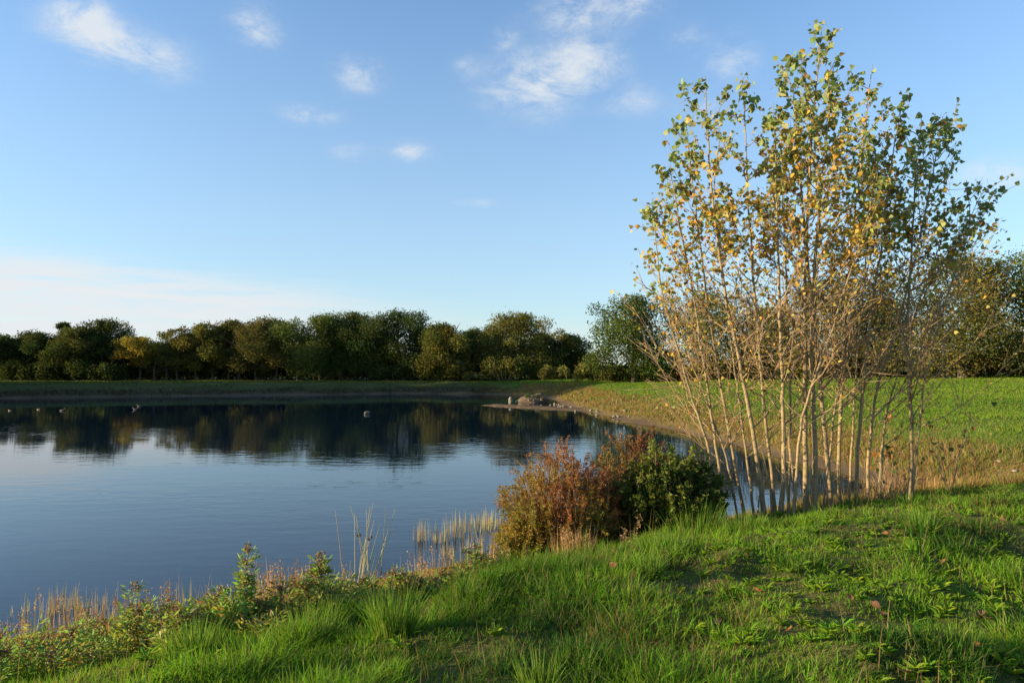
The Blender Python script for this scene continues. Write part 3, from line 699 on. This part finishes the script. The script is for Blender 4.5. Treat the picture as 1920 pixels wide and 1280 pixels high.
# ------------------------------------------------------------------ shrubs and plants on the near bank
def shrub(name, label, x, y, w_, h_, cols, seed, ns=46, leaf=.032, nl=9000, dens_top=1.0, asp=.4, lean=0., cat='shrub', group=None):
    """many fine upright stems fanning from the base, small leaves all along them"""
    g = np.random.default_rng(seed); zb = gz(x, y) - .06
    root = thing(name, (x, y, zb), label, cat, group)
    A = Acc(); LP, LD = [], []
    per = nl // ns
    for j in range(ns):
        an = j * 2.399; q = math.sqrt((j + .5) / ns); hx = math.cos(an) * q; hy = math.sin(an) * q
        hh = h_ * (1 - .50 * q ** 2.0) * g.uniform(.80, 1.09)
        e = np.array([hx * w_ * .5 + lean * hh, hy * w_ * .42, hh]); b = np.array([hx * w_ * .16, hy * w_ * .15, 0])
        k = 6; t = np.linspace(0, 1, k)[:, None]; S_ = b + (e - b) * t + np.array([hx, hy, 0]) * .10 * w_ * np.sin(t * math.pi); S_[1:] += g.normal(0, .012, (k - 1, 3))
        A.add(*tube(S_, .009 * (1 - t[:, 0] * .8), 4))
        m = int(per * g.uniform(.7, 1.3)); tq = g.random(m) ** .75; pp = np.stack([np.interp(tq, t[:, 0], S_[:, i]) for i in range(3)], 1)
        # short side twigs carry the leaves
        nt_ = 12; tb = g.random(nt_) * .9 + .08; bb = np.stack([np.interp(tb, t[:, 0], S_[:, i]) for i in range(3)], 1)
        dd = unit(np.array([hx, hy, .7]) + g.normal(0, .55, (nt_, 3))) * (g.uniform(.06, .2, nt_) * h_ * .75)[:, None]
        for z_ in range(nt_): A.add(*tube([bb[z_], bb[z_] + dd[z_]], [.0035, .0015], 3))
        idx = g.integers(0, nt_, m); on = g.random(m) < .75; f = g.random(m)[:, None]
        pp = np.where(on[:, None], bb[idx] + dd[idx] * f, pp); LP.append(pp + g.normal(0, .012, pp.shape)); LD.append(dd[idx] / (np.linalg.norm(dd[idx], axis=1, keepdims=True)) + g.normal(0, .7, pp.shape))
    A.build('stem', M_TWIG, root)
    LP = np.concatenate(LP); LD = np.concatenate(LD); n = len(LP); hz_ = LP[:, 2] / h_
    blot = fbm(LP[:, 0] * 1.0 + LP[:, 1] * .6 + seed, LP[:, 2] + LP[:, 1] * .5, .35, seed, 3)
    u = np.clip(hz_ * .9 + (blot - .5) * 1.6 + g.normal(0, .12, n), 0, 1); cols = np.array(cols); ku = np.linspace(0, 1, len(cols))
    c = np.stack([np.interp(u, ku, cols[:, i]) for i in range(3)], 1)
    V, T, c4 = diamonds(LP, leaf * g.uniform(.6, 1.4, n), jit(c, n, g, .35, .12), g, asp, LD, .1)
    mesh_obj('foliage', V, T, M_SHRUB, root, c4); return root
REDS = [(.19, .20, .03), (.24, .16, .035), (.27, .115, .04), (.23, .085, .045)]
RG = [(.06, .095, .02), (.11, .12, .028), (.18, .10, .034), (.20, .08, .036)]
DG = [(.022, .040, .011), (.036, .064, .014), (.07, .10, .02), (.14, .17, .03)]  # yellow-green upper end puts the light on the bush top into leaf colour
shrub('red_shrub', 'red and yellow autumn shrub leaning over the water, left of the green bush', .62, 8.6, 1.5, 1.42, REDS, 71, 120, .029, 62000)
shrub('red_shrub', 'darker red-topped shrub between the bright red shrub and the green bush', 1.72, 9.5, 1.45, 1.58, RG, 72, 80, .038, 34000)
shrub('green_bush', 'dense dark green bush at the left foot of the poplars', 1.96, 8.65, 1.38, 1.25, DG, 73, 80, .045, 32000, asp=.55)
shrub('small_shrub', 'small green shrub with thin leaves tucked below the darker red shrub', 1.30, 8.7, .75, .85, [(.07, .11, .025), (.10, .15, .03), (.16, .17, .04)], 74, 34, .045, 4500)
shrub('low_shrub', 'yellow-leaved low shrub at the left foot of the bright red shrub', .16, 8.3, .75, .68, [(.18, .19, .03), (.30, .23, .04), (.30, .15, .04)], 75, 46, .030, 16000)

def weed(label, x, y, h_, w_, seed, n=6, col=(.075, .135, .03), heads=True, rust=.15):
    """leafy upright stems with brown seed heads"""
    g = np.random.default_rng(seed); zb = gz(x, y) - .03
    root = thing('leafy_plant', (x, y, zb), label, 'plant', 'leafy plants along the near bank')
    A, Hd = Acc(), Acc(); LP, LD = [], []
    for j in range(n):
        an = g.uniform(0, 6.28); q = g.uniform(0, .5); hh = h_ * (1 if j == 0 else g.uniform(.45, .9))
        e = np.array([math.cos(an) * q * w_, math.sin(an) * q * w_, hh]); b = e * np.array([.35, .35, 0]); t = np.linspace(0, 1, 5)[:, None]
        S_ = b + (e - b) * t; S_[1:, :2] += g.normal(0, .012, (4, 2)); A.add(*tube(S_, .0045 * (1 - .6 * t[:, 0]), 4))
        m = int(150 * hh / .5); tq = .08 + .88 * g.random(m); pp = np.stack([np.interp(tq, t[:, 0], S_[:, i]) for i in range(3)], 1)
        a2 = g.uniform(0, 6.28, m); d = np.stack([np.cos(a2), np.sin(a2), g.uniform(.0, .9, m)], 1)
        spread = (1 - tq * .6)[:, None] * g.random((m, 1)) * .46 * w_
        LP.append(pp + d * spread * np.array([1, 1, .5])); LD.append(d + g.normal(0, .3, d.shape))
        if heads and hh > .5 * h_:
            Hd = Acc()
            for z_ in range(5):
                c = e + g.normal(0, .018, 3) + np.array([0, 0, -.01 * z_]); dd = unit(g.normal(size=(14, 3)))
                V, T, c4 = diamonds(c + dd * .008, .022, jit(np.array([.22, .15, .08]), 14, g), g, .6, dd); Hd.add(V, None, T, c4)
            Hd.build('seed_head', M_DRY, root)
    A.build('stem', M_TWIG, root)
    LP = np.concatenate(LP); LD = np.concatenate(LD); m = len(LP); c = np.broadcast_to(np.array(col) * 2.5, (m, 3)).copy()
    r = g.random(m); c[r < rust] = np.array([.26, .16, .05]); c[(r > rust) & (r < rust + .3)] = np.array([.20, .25, .045])
    V, T, c4 = diamonds(LP, g.uniform(.03, .075, m), jit(c, m, g), g, .26, LD, .08); mesh_obj('foliage', V, T, M_LEAF, root, c4)
    return root
WEEDS = [
 ('tall leafy plant with brown head standing against the water at left centre', 468, 1150, 5.3, .46, .24, 5),
 ('leafy plant with a dark seed head left of the tall rushes', 602, 1130, 5.7, .42, .28, 7),
 ('bushy leafy plant with two dark heads in the lower left', 245, 1165, 5.0, .36, .34, 8),
 ('short leafy plant just left of the tall headed plant', 415, 1170, 5.2, .26, .26, 6),
 ('low spreading leafy plant between two taller ones at lower left', 340, 1195, 4.9, .20, .36, 6),
 ('leafy plant with yellowing leaves at the far lower left', 95, 1215, 4.5, .24, .38, 7),
 ('leafy plant beside the left edge of the picture', 15, 1222, 4.3, .24, .36, 6),
 ('round leafy plant right of the rushes', 700, 1112, 6.1, .24, .34, 8),
 ('low dark green leafy plant near the reddish dry grass', 765, 1090, 6.5, .22, .34, 8),
 ('small leafy plant on the bank below the water reeds', 835, 1068, 6.9, .20, .36, 7),
 ('leafy rusty-tinged plant left of the yellow low shrub', 900, 1055, 7.1, .26, .34, 8),
 ('low leafy plant at the foot of the seed-headed plant left of the rushes', 640, 1130, 5.8, .20, .36, 7),
 ('drooping leafy plant with russet leaves in front of the orange dry grass', 525, 1165, 5.3, .18, .30, 6),
]
for k, (px, Y, h_, w_) in enumerate([(30, 4.9, .20, .34), (60, 5.3, .22, .30), (150, 4.8, .18, .4), (175, 5.4, .24, .3), (205, 4.7, .22, .34), (280, 4.9, .26, .36), (300, 5.4, .24, .34), (370, 5.2, .22, .34),
     (395, 5.7, .20, .3), (440, 5.0, .28, .3), (490, 5.6, .26, .3), (560, 5.3, .20, .34), (580, 5.6, .30, .3), (625, 5.4, .24, .36), (660, 5.9, .20, .34), (680, 5.5, .20, .34), (725, 5.9, .18, .36), (745, 6.4, .18, .3), (800, 6.6, .18, .36), (865, 6.9, .20, .32), (940, 7.2, .2, .34), (115, 5.1, .2, .4), (330, 4.6, .2, .36), (510, 4.9, .18, .36)]):
    weed('low leafy plant in the tangle of weeds along the near water edge', bpx(px, Y), Y, h_ * 1.3, w_, 660 + k, 6, heads=k % 6 == 0, rust=.08, col=[(.075, .135, .03), (.10, .13, .03), (.12, .12, .035)][k % 3])
for k, (lb, px, py, Y, h_, w_, n) in enumerate(WEEDS):
    weed(lb, bpx(px, Y), Y, h_ * 1.35, w_, 600 + k, n, rust=.08 + .08 * (k % 3 == 1))

def stalks(name, label, x, y, n, h_, rad, cols, seed, wd=.007, splay=.25, cat='grass clump', group=None, bend=.25, z=None, mat=None, heads=0, part='blade'):
    g = np.random.default_rng(seed); zb = (gz(x, y) - .03) if z is None else z
    root_l = np.array([x, y, zb]); an = g.uniform(0, 6.28, n); rr = rad * np.sqrt(g.random(n))
    P = np.stack([np.cos(an) * rr, np.sin(an) * rr, np.zeros(n)], 1)
    if z is None: P[:, 2] = ground(P[:, 0] + x, P[:, 1] + y) - zb - .02
    am = g.uniform(.02, splay, n); lean = np.stack([np.cos(an) * am, np.sin(an) * am], 1) + g.normal(0, .04, (n, 2))
    cols = np.array(cols); c = jit(cols[g.integers(0, len(cols), n)], n, g, .25)
    hh = h_ * g.uniform(.45, 1.1, n)
    V, Q, T, cl = blades(P, hh, wd * g.uniform(.7, 1.3, n), lean, bend * g.uniform(.3, 1.5, n), c * .8, c * 1.1, 4)
    if not heads:
        o = mesh_obj(name, V, [Q, T], mat or M_DRY, None, cl); o.location = tuple(root_l); return tag(o, label, cat, group)
    root = thing(name, root_l, label, cat, group); mesh_obj(part, V, [Q, T], mat or M_DRY, root, cl)
    idx = g.choice(n, min(heads, n), False)
    for i in idx:
        A = Acc()
        tp = P[i] + np.array([lean[i, 0] * hh[i] * (.35 + bend), lean[i, 1] * hh[i] * (.35 + bend), hh[i] * .96]); m = 22
        d = unit(g.normal(size=(m, 3)) + np.array([0, 0, .8])); q = g.random((m, 1)) * np.array([.03, .03, .16]); 
        V, T, c4 = diamonds(tp - np.array([0, 0, .12]) + g.normal(0, 1, (m, 3)) * np.array([.018, .018, .05]), .028, jit(np.array([.36, .22, .12]), m, g), g, .4, d); A.add(V, None, T, c4); A.build('seed_head', M_DRY, root)
    return root
RUSH = [(.42, .40, .22), (.48, .40, .22), (.28, .32, .13)]
def rush(label, px, Y, n, h_, seed, rad=.16):
    g = np.random.default_rng(seed); x = bpx(px, Y); zb = gz(x, Y) - .04
    root = thing('rush_clump', (x, Y, zb), label, 'rushes'); hd = Acc()
    for j in range(n):
        an = g.uniform(0, 6.28); q = g.random() * rad; hh = h_ * (g.uniform(.35, .8) if j > 10 else g.uniform(.8, 1.05)); sp = g.normal(.06, .13)
        b = np.array([math.cos(an) * q, math.sin(an) * q * .6, 0]); t = np.linspace(0, 1, 6)
        S_ = b + np.stack([sp * hh * (t + .3 * t * t), g.normal(0, .08) * hh * t, hh * t], 1)
        A = Acc(); A.add(*tube(S_, .0062 * (1 - .65 * t) , 5)); c = np.array(RUSH[j % 3]) * g.uniform(.8, 1.2); A.c = [np.broadcast_to(c, V.shape) for V in A.V]
        A.build('culm', M_DRY, root)
        if j in (1, 4):
            d = unit(g.normal(size=(16, 3))); V, T, c4 = diamonds(S_[4] + d * .008, .024, jit(np.array([.09, .05, .03]), 16, g), g, .6, d); hd = Acc(); hd.add(V, None, T, c4); hd.build('seed_head', M_DRY, root)
    return root
rush('tall pale rushes rising against the blue water at centre left', 675, 6.9, 22, 1.02, 81, .24)
ORN = [(.42, .27, .09), (.44, .32, .14), (.36, .21, .07)]; TANS = [(.42, .33, .15), (.36, .27, .11), (.30, .30, .09)]
stalks('dry_grass_clump', 'orange-brown dry grass clump with feathery heads left of the rushes', bpx(545, 5.9), 5.9, 260, .56, .28, ORN, 82, .008, .35, heads=44)
stalks('dry_grass_clump', 'sparse feathery dry grass standing against the water beside the orange clump', bpx(578, 6.1), 6.1, 26, .62, .22, TANS, 83, .004, .3, heads=12)
stalks('dry_grass_clump', 'reddish dry grass patch right of the rushes', bpx(735, 6.8), 6.8, 240, .26, .42, [(.34, .15, .07), (.38, .24, .11)], 84, .005, .4, heads=12)
stalks('dry_grass_clump', 'pale dry grass at the foot of the rushes', bpx(672, 6.8), 6.8, 190, .34, .32, TANS, 85, .005, .35, heads=10)
stalks('dry_grass_clump', 'thin brown dry grass beside the bushy two-headed plant', bpx(215, 5.5), 5.5, 120, .34, .22, ORN, 86, .005, .35, heads=14)
stalks('dry_grass_clump', 'brown seedy grass near the lower left corner', bpx(125, 5.5), 5.5, 130, .36, .30, TANS, 87, .005, .4, heads=22)
stalks('dry_grass_clump', 'dry tan grass in front of the bright red shrub', bpx(1075, 7.3), 7.3, 190, .36, .26, [(.40, .24, .11), (.34, .22, .1)], 88, .005, .35, heads=12)
stalks('dry_grass_clump', 'pale dry stalks in front of the dark green bush', bpx(1185, 7.6), 7.6, 24, .42, .22, TANS, 89, .005, .3, heads=6)
stalks('dry_grass_clump', 'brown dry grass around the feet of the middle poplars', bpx(1560, 9.6), 9.6, 320, .42, .55, [(.30, .19, .09), (.24, .14, .07), (.16, .14, .05)], 90, .007, .5)
stalks('dry_grass_clump', 'brown dry grass around the feet of the right-hand poplars', bpx(1640, 9.9), 9.9, 240, .34, .5, [(.30, .19, .09), (.24, .14, .07), (.14, .15, .05)], 91, .007, .5)
stalks('dry_grass_clump', 'russet dry grass behind the plants along the water edge at left', bpx(330, 6.2), 6.2, 150, .26, .5, TANS, 92, .005, .4)
for k, (px, Y, hh) in enumerate([(30, 5.6, .30), (70, 5.9, .34), (150, 6.0, .30), (190, 6.2, .36), (270, 6.0, .34), (310, 6.4, .28), (380, 6.3, .34), (430, 6.2, .34), (500, 6.2, .36), (620, 6.5, .3), (700, 6.9, .3), (780, 7.4, .28), (815, 7.7, .26), (870, 7.8, .28), (920, 8.0, .3), (480, 5.8, .32), (240, 5.7, .34), (350, 5.8, .30)]):
    stalks('dry_grass_clump', 'thin tan dry grass tuft in the fringe of weeds at the water edge', bpx(px, Y), Y, 34 + 11 * (k % 4), hh * (1.15 + .14 * (k * 7 % 5)), .22, TANS if k % 2 else ORN, 760 + k, .007, .4, group='dry grass tufts of the water fringe', heads=7)
# reeds in the shallows
REED = [(.46, .40, .13), (.38, .36, .10), (.40, .26, .10)]
for k, (lb, px, py, h_, rad, n) in enumerate([
   ('leftmost of the three pale reed tufts standing in the shallows', 790, 1012, .42, .16, 46), ('middle of the three pale reed tufts standing in the shallows', 822, 1014, .40, .15, 44),
   ('rightmost of the three pale reed tufts standing in the shallows', 852, 1010, .52, .18, 56), ('brownish reed band reaching out from the red shrub', 892, 990, .36, .42, 120), ('thin reeds in the water against the red shrub', 925, 985, .42, .26, 60),
   ('sparse pale reeds in the water below the three reed tufts', 868, 1040, .30, .40, 60),
   ('reed tuft in the water above the brown seedy grass at lower left', 110, 1142, .36, .20, 50), ('second reed tuft in the water at lower left, right of the first', 165, 1146, .30, .24, 40), ('few thin reeds in the water near the left edge', 40, 1150, .32, .16, 12), ('two or three thin pale reeds in the water left of the tall headed plant', 350, 1128, .34, .07, 7)]):
    p = ray(px, py); t = -CAM_Z / p[2]
    stalks('reed_tuft', lb, p[0] * t, p[1] * t, n, h_, rad, REED, 700 + k, .009, .16, 'reeds', 'reed tufts in the shallows', .15, z=-.05)
# grass tussocks that stand out of the turf
TUS = [(.12, .22, .025), (.09, .19, .02), (.16, .24, .04)]
for k, (lb, px, Y, h_, rad, n) in enumerate([
   ('large arching bright green tussock at lower centre left', 742, 4.35, .38, .13, 330), ('upright bright tussock at the bottom left of the turf', 595, 4.5, .30, .15, 280),
   ('fine-bladed tussock at the lower left, nearest the leafy plants', 375, 4.25, .26, .16, 300), ('tussock on the crest below the yellow low shrub', 1010, 6.7, .30, .22, 280),
   ('long-bladed tussock on the crest in front of the dark green bush', 1300, 7.9, .40, .30, 260), ('bright tussock on the crest before the left poplars', 1390, 7.6, .28, .24, 260),
   ('small spiky tussock in the turf right of centre', 1215, 5.3, .22, .10, 170), ('spiky tussock with bent blades at right, under the isolated poplar', 1720, 6.3, .24, .12, 170),
   ('tussock at the bottom centre edge', 1010, 3.5, .20, .10, 180), ('thick tussock near the bottom right corner', 1780, 3.7, .18, .13, 200), ('wide low tussock in the middle of the turf', 1240, 6.3, .24, .2, 220)]):
    stalks('grass_tussock', lb, bpx(px, Y), Y, n, h_, rad, TUS, 720 + k, .007, .75, 'grass tussock', 'tussocks in the turf', .55, mat=M_GRASS)
for k, (px, Y, hh) in enumerate([(1690, 10.6, .45), (1735, 11.2, .40), (1770, 11.8, .36), (1650, 11.0, .42), (1800, 12.8, .34), (1860, 13.6, .32)]):
    stalks('dry_grass_clump', 'rusty dry scrub grass at the right foot of the poplars', bpx(px, Y), Y, 110, hh, .35, [(.34, .20, .07), (.28, .15, .06), (.36, .27, .10)], 790 + k, .009, .6, group='rusty scrub below the isolated poplar')
# bare twiggy growth and a leafy sapling under the isolated poplar
def twiggy(name, label, px, Y, n, h_, w_, seed, leaves=0, lcol=(.3, .15, .04), cat='shrub'):
    g = np.random.default_rng(seed); x = bpx(px, Y); zb = gz(x, Y) - .04; root = thing(name, (x, Y, zb), label, cat); A = Acc(); LP = []
    for j in range(n):
        an = g.uniform(0, 6.28); q = g.uniform(.2, 1); e = np.array([math.cos(an) * q * w_, math.sin(an) * q * w_ * .7, h_ * g.uniform(.5, 1)]); m = e * .5 + g.normal(0, .03, 3)
        A.add(*tube([e * .03 * np.array([1, 1, 0]), m, e], [.006, .004, .0015], 4))
        for z_ in range(3): d = e * g.uniform(.1, .25) + g.normal(0, .05, 3); b = m + (e - m) * g.random(); A.add(*tube([b, b + d], [.003, .001], 3)); LP.append(b + d)
    A.build('stem', M_TWIG, root)
    if leaves:
        LP = np.array(LP)[g.integers(0, len(LP), leaves)] + g.normal(0, .06, (leaves, 3)); V, T, c4 = hearts(LP, g.uniform(.05, .09, leaves), jit(np.where((g.random((leaves, 1)) < .5), np.array(lcol), np.array([.07, .11, .03])), leaves, g), g); mesh_obj('foliage', V, T, M_LEAF, root, c4)
    return root
twiggy('twiggy_shrub', 'bare brown twiggy shrub at the foot of the isolated poplar', 1665, 10.2, 46, .55, .55, 95)
twiggy('sapling', 'small sapling with rusty and green leaves left of the isolated poplar', 1655, 10.6, 10, 1.15, .3, 96, 60, cat='sapling')
twiggy('sapling', 'leaning bare sapling with a few dark leaves right of the isolated poplar', 1775, 10.0, 7, 1.35, .65, 97, 22, cat='sapling')
for k, (px, top) in enumerate([(1480, 850), (1505, 870), (1492, 800), (1540, 845), (1585, 870), (1420, 890), (1447, 860), (1640, 830)]):
    Yk = 9.0 + .15 * k; b = at(px, 955, Yk); b[2] = gz(b[0], b[1]) - .05; e = at(px + (18 if k % 2 else -14), top, Yk); g = np.random.default_rng(900 + k)
    m = (b + e) / 2 + g.normal(0, .03, 3); A = Acc(); A.add(*tube([b, m, e], [.014, .011, .004], 6))
    for z_ in range(4): q = m + (e - m) * g.random(); A.add(*tube([q, q + np.array([g.normal(0, .15), g.normal(0, .1), .2])], [.004, .0015], 4))
    tag(A.build('poplar_shoot', M_POPLAR, None, True, local=b), 'thin bare poplar shoot rising among the trunk feet', 'shoot', 'bare poplar shoots'); C.objects['poplar_shoot' if k == 0 else 'poplar_shoot.%03d' % k].location = tuple(b)

# ------------------------------------------------------------------ stones, rubble mound, birds, fallen leaves
def rock_mesh(size, seed, sub=3, rough=.35, flat=1.):
    import bmesh
    bm = bmesh.new(); bmesh.ops.create_icosphere(bm, subdivisions=sub, radius=1.0)
    V = np.array([v.co[:] for v in bm.verts]); F = np.array([[v.index for v in f.verts] for f in bm.faces]); bm.free()
    g = np.random.default_rng(seed)
    for _ in range(9):   # cut flat facets
        d = unit(g.normal(size=3)); c = g.uniform(.55, .85); k = V @ d; V = np.where((k > c)[:, None], V - d * (k - c)[:, None] * .9, V)
    V = V * (1 + rough * .25 * (fbm(V[:, 0] * 2 + 9 + V[:, 2], V[:, 1] * 2 + V[:, 2] * 1.3 + 5, .8, seed, 3)[:, None] - .5))
    return V * np.array(size), F
def rock(name, label, x, y, size, seed, mat, cat='rock', group=None, sink=.3, z=None, rot=0):
    V, F = rock_mesh(size, seed); o = mesh_obj(name, V, F, mat, None, None, False); zz = max(gz(x, y), 0.0) if z is None else z
    o.location = (x, y, zz + size[2] * (1 - sink * 2)); o.rotation_euler = (0, rot, seed * 1.3); return tag(o, label, cat, group)
def onwater(px, py): p = ray(px, py); t = -CAM_Z / p[2]; return p[0] * t, p[1] * t
x, y = onwater(957, 757)
rock('boulder', 'tall pale boulder at the tip of the spit', x, y + .2, (.21, .20, .36), 3, M_ROCK, group=None, sink=.14, rot=.1)
x, y = onwater(969, 757); rock('boulder', 'smaller pale boulder just right of the tall one', x, y + .3, (.17, .16, .18), 5, M_ROCK, sink=.2)
x, y = onwater(689, 776); rock('boulder', 'lone stone with a pale face out in the open water', x, y, (.24, .18, .13), 8, M_DARKROCK, sink=.25)
# rubble mound
mx, my = onwater(1000, 755); my += 1.2; mx = bpx(1000, my)
g = np.random.default_rng(77); V, F = rock_mesh((1.45, .9, .66), 12, 5, .4); V[:, 2] += .18 * fbm(V[:, 0] + 5, V[:, 1] + 5, .5, 4, 3) - .12; V[:, 2] *= np.where(V[:, 0] > .3, np.clip(1.05 - .30 * (V[:, 0] - .3), .2, 1), 1)
mound = thing('earth_mound', (mx, my, 0), 'dark mound of earth and rubble behind the pale boulders', 'mound'); mesh_obj('soil', V, F, M_SOIL, mound, None, True)
def tuftq(n, rad, hh, cols, seed, zoff=0.):
    g = np.random.default_rng(seed); an = g.uniform(0, 6.28, n); rr = rad * np.sqrt(g.random(n)); P = np.stack([np.cos(an) * rr, np.sin(an) * rr, np.zeros(n) + zoff], 1); cols = np.array(cols)
    lean = g.normal(0, .35, (n, 2)); return blades(P, hh * g.uniform(.5, 1.1, n), .06, lean, .4, jit(cols[g.integers(0, len(cols), n)], n, g), None, 3)
for k, (dx, dz, n, hh, cl_) in enumerate([(-.5, .38, 160, .42, [(.07, .13, .02), (.10, .14, .03)]), (.25, .55, 120, .28, [(.30, .24, .11), (.10, .13, .03)]), (.75, .32, 120, .2, [(.26, .18, .08), (.07, .09, .03)])]):
    V, Q, T, cl = tuftq(int(n * .5), .24, hh, cl_, 40 + k); o = mesh_obj('grass_cover', V, [Q, T], M_GRASS, mound, cl); o.location = (dx, -.35, dz)
for k, (dx, dy, sz) in enumerate([(.65, -.35, .42), (.25, -.6, .26), (-.3, -.75, .24), (-.95, -.7, .22), (1.25, -.5, .22), (-.55, -.95, .18), (.9, -.85, .20), (.05, -.9, .16)]):
    rock('rubble_stone', 'block of stone lodged in the dark earth mound on the spit', mx + dx * .75, my + dy * .75, (sz * .6, sz * .5, sz * .4), 50 + k, M_DARKROCK if k else M_ROCK, 'stone', 'stones in the earth mound', .2, z=.5 if k == 0 else .05 + .34 * (1.0 + dy * .7))
for k in range(26):
    g = np.random.default_rng(60 + k); px = g.uniform(1030, 1075) if k < 16 else g.uniform(1075, 1180); py = 759 + (px - 1030) * .12 + g.uniform(-3, 4) + (0 if k < 16 else 6)
    x, y = onwater(px, py); sz = g.uniform(.06, .17)
    rock('shore_stone', 'small dark stone on the low shore right of the mound', x, y, (sz, sz, sz * .7), 200 + k, M_DARKROCK, 'stone', 'stones along the right shore', .25)
for k in range(16):
    g = np.random.default_rng(160 + k); px = g.uniform(1690, 1915); Y = g.uniform(13.2, 17.5); x = bpx(px, Y); sz = g.uniform(.03, .07) * (2.0 if k < 5 else 1)
    rock('pale_stone', 'small stone half buried in the dry brown bank at right', x, Y, (sz * 1.4, sz, sz * .5), 240 + k, M_DARKROCK if k % 2 else M_ROCK, 'stone', 'stones on the dry bank', .2)
M_BIRD = {}
def plain(name, c, r=.7):
    m, N, p, o = mat_new(name); tc = N.new('ShaderNodeTexCoord'); f = N.noise(tc.outputs['Object'], 22, 4); N.l.new(N.mix(f, tuple(v * .7 for v in c), tuple(min(1, v * 1.3) for v in c)), p.inputs['Base Color']); p.inputs['Roughness'].default_value = r; return m
M_BIRD['dark'] = plain('dark_plumage', (.035, .03, .026)); M_BIRD['pale'] = plain('pale_plumage', (.36, .29, .18)); M_BIRD['bill'] = plain('bill_horn', (.30, .22, .06))
def bird(label, px, py, head, m, hm):
    x, y = onwater(px, py); g = np.random.default_rng(px)
    root = thing('duck', (x, y, 0), label, 'duck', 'ducks on the water'); root.scale = (.66,) * 3 if m is M_BIRD['dark'] else (.36,) * 3
    s = np.linspace(0, 1, 12)
    path = np.array([(-.30, 0, .12), (-.22, 0, .07), (-.10, 0, .05), (.04, 0, .05), (.15, 0, .07), (.20, 0, .13), (.215, 0, .20), (.24, 0, .245), (.275, 0, .255), (.30, 0, .25)])
    r = np.array([.012, .055, .095, .105, .085, .05, .036, .044, .042, .018]); path[:, 0] *= head
    V, Q, T = tube(path, r, 12); mesh_obj('body', V, [Q, T], m, root, None, True)
    V, Q, T = tube(np.array([(.30 * head, 0, .245), (.345 * head, 0, .235), (.37 * head, 0, .232)]), [.016, .013, .008], 6); mesh_obj('bill', V, [Q, T], hm, root, None, True)
    return root
bird('dark duck swimming left, front one of the pair near the left treeline', 254, 768, -1, M_BIRD['dark'], M_BIRD['bill'])
bird('dark duck behind its partner near the left treeline', 261, 762, -1, M_BIRD['dark'], M_BIRD['bill'])
bird('pale duck nearest the left edge of the picture', 18, 770, -1, M_BIRD['pale'], M_BIRD['bill'])
bird('pale duck second from the left edge', 72, 768, 1, M_BIRD['pale'], M_BIRD['bill'])
bird('lone dark duck between the pale ducks and the dark pair', 117, 770, 1, M_BIRD['dark'], M_BIRD['bill'])
# fallen leaves lying in the turf
def fallen(k):
    g = np.random.default_rng(800 + k); px, py = [(1275, 1112), (1593, 1118), (1641, 1135), (1655, 1150), (1423, 1108), (1845, 1030), (1760, 1190), (875, 1115), (872, 1137), (1580, 990), (1660, 1000), (1880, 975), (1770, 1052), (1480, 1180), (1345, 1165), (1700, 1260), (1180, 1225), (1560, 1060), (1900, 1120), (1830, 1210), (1400, 1040), (1150, 1060)][k]
    d = ray(px, py); Y = 3.; 
    for _ in range(400):
        Y += .02; q = np.array([0, 0, CAM_Z]) + d * Y / d[1]
        if q[2] < gz(q[0], q[1]) + .06: break
    n = 9; t = np.linspace(0, 1, n); sz = g.uniform(.05, .085); wv = np.sin(t * math.pi) ** .7 * .34 * (1 + .25 * np.sin(t * 22)); curl = g.uniform(.2, .45)
    mid = np.stack([t, 0 * t, curl * (t - .5) ** 2 * 2], 1); Lf = mid + np.stack([0 * t, wv, wv * curl], 1); Rt = mid + np.stack([0 * t, -wv, wv * curl * .8], 1)
    V = np.concatenate([mid, Lf, Rt]) * sz - np.array([sz / 2, 0, 0]); i = np.arange(n - 1); Q = np.concatenate([np.stack([i, i + 1, n + i + 1, n + i], 1), np.stack([i + 1, i, 2 * n + i, 2 * n + i + 1], 1)])
    c = jit(np.array([[.20, .10, .05], [.28, .13, .05], [.15, .085, .06]][k % 3]), len(V), g, .15)
    o = mesh_obj('fallen_leaf', V, Q, M_DRY, None, c, True); o.location = (q[0], q[1], q[2]); o.rotation_euler = (g.normal(0, .4), g.normal(0, .4), g.uniform(0, 6.28))
    tag(o, 'curled brown fallen leaf lying in the turf', 'leaf', 'fallen leaves in the turf')
for k in range(22): fallen(k)
SC.cycles.use_adaptive_sampling = True
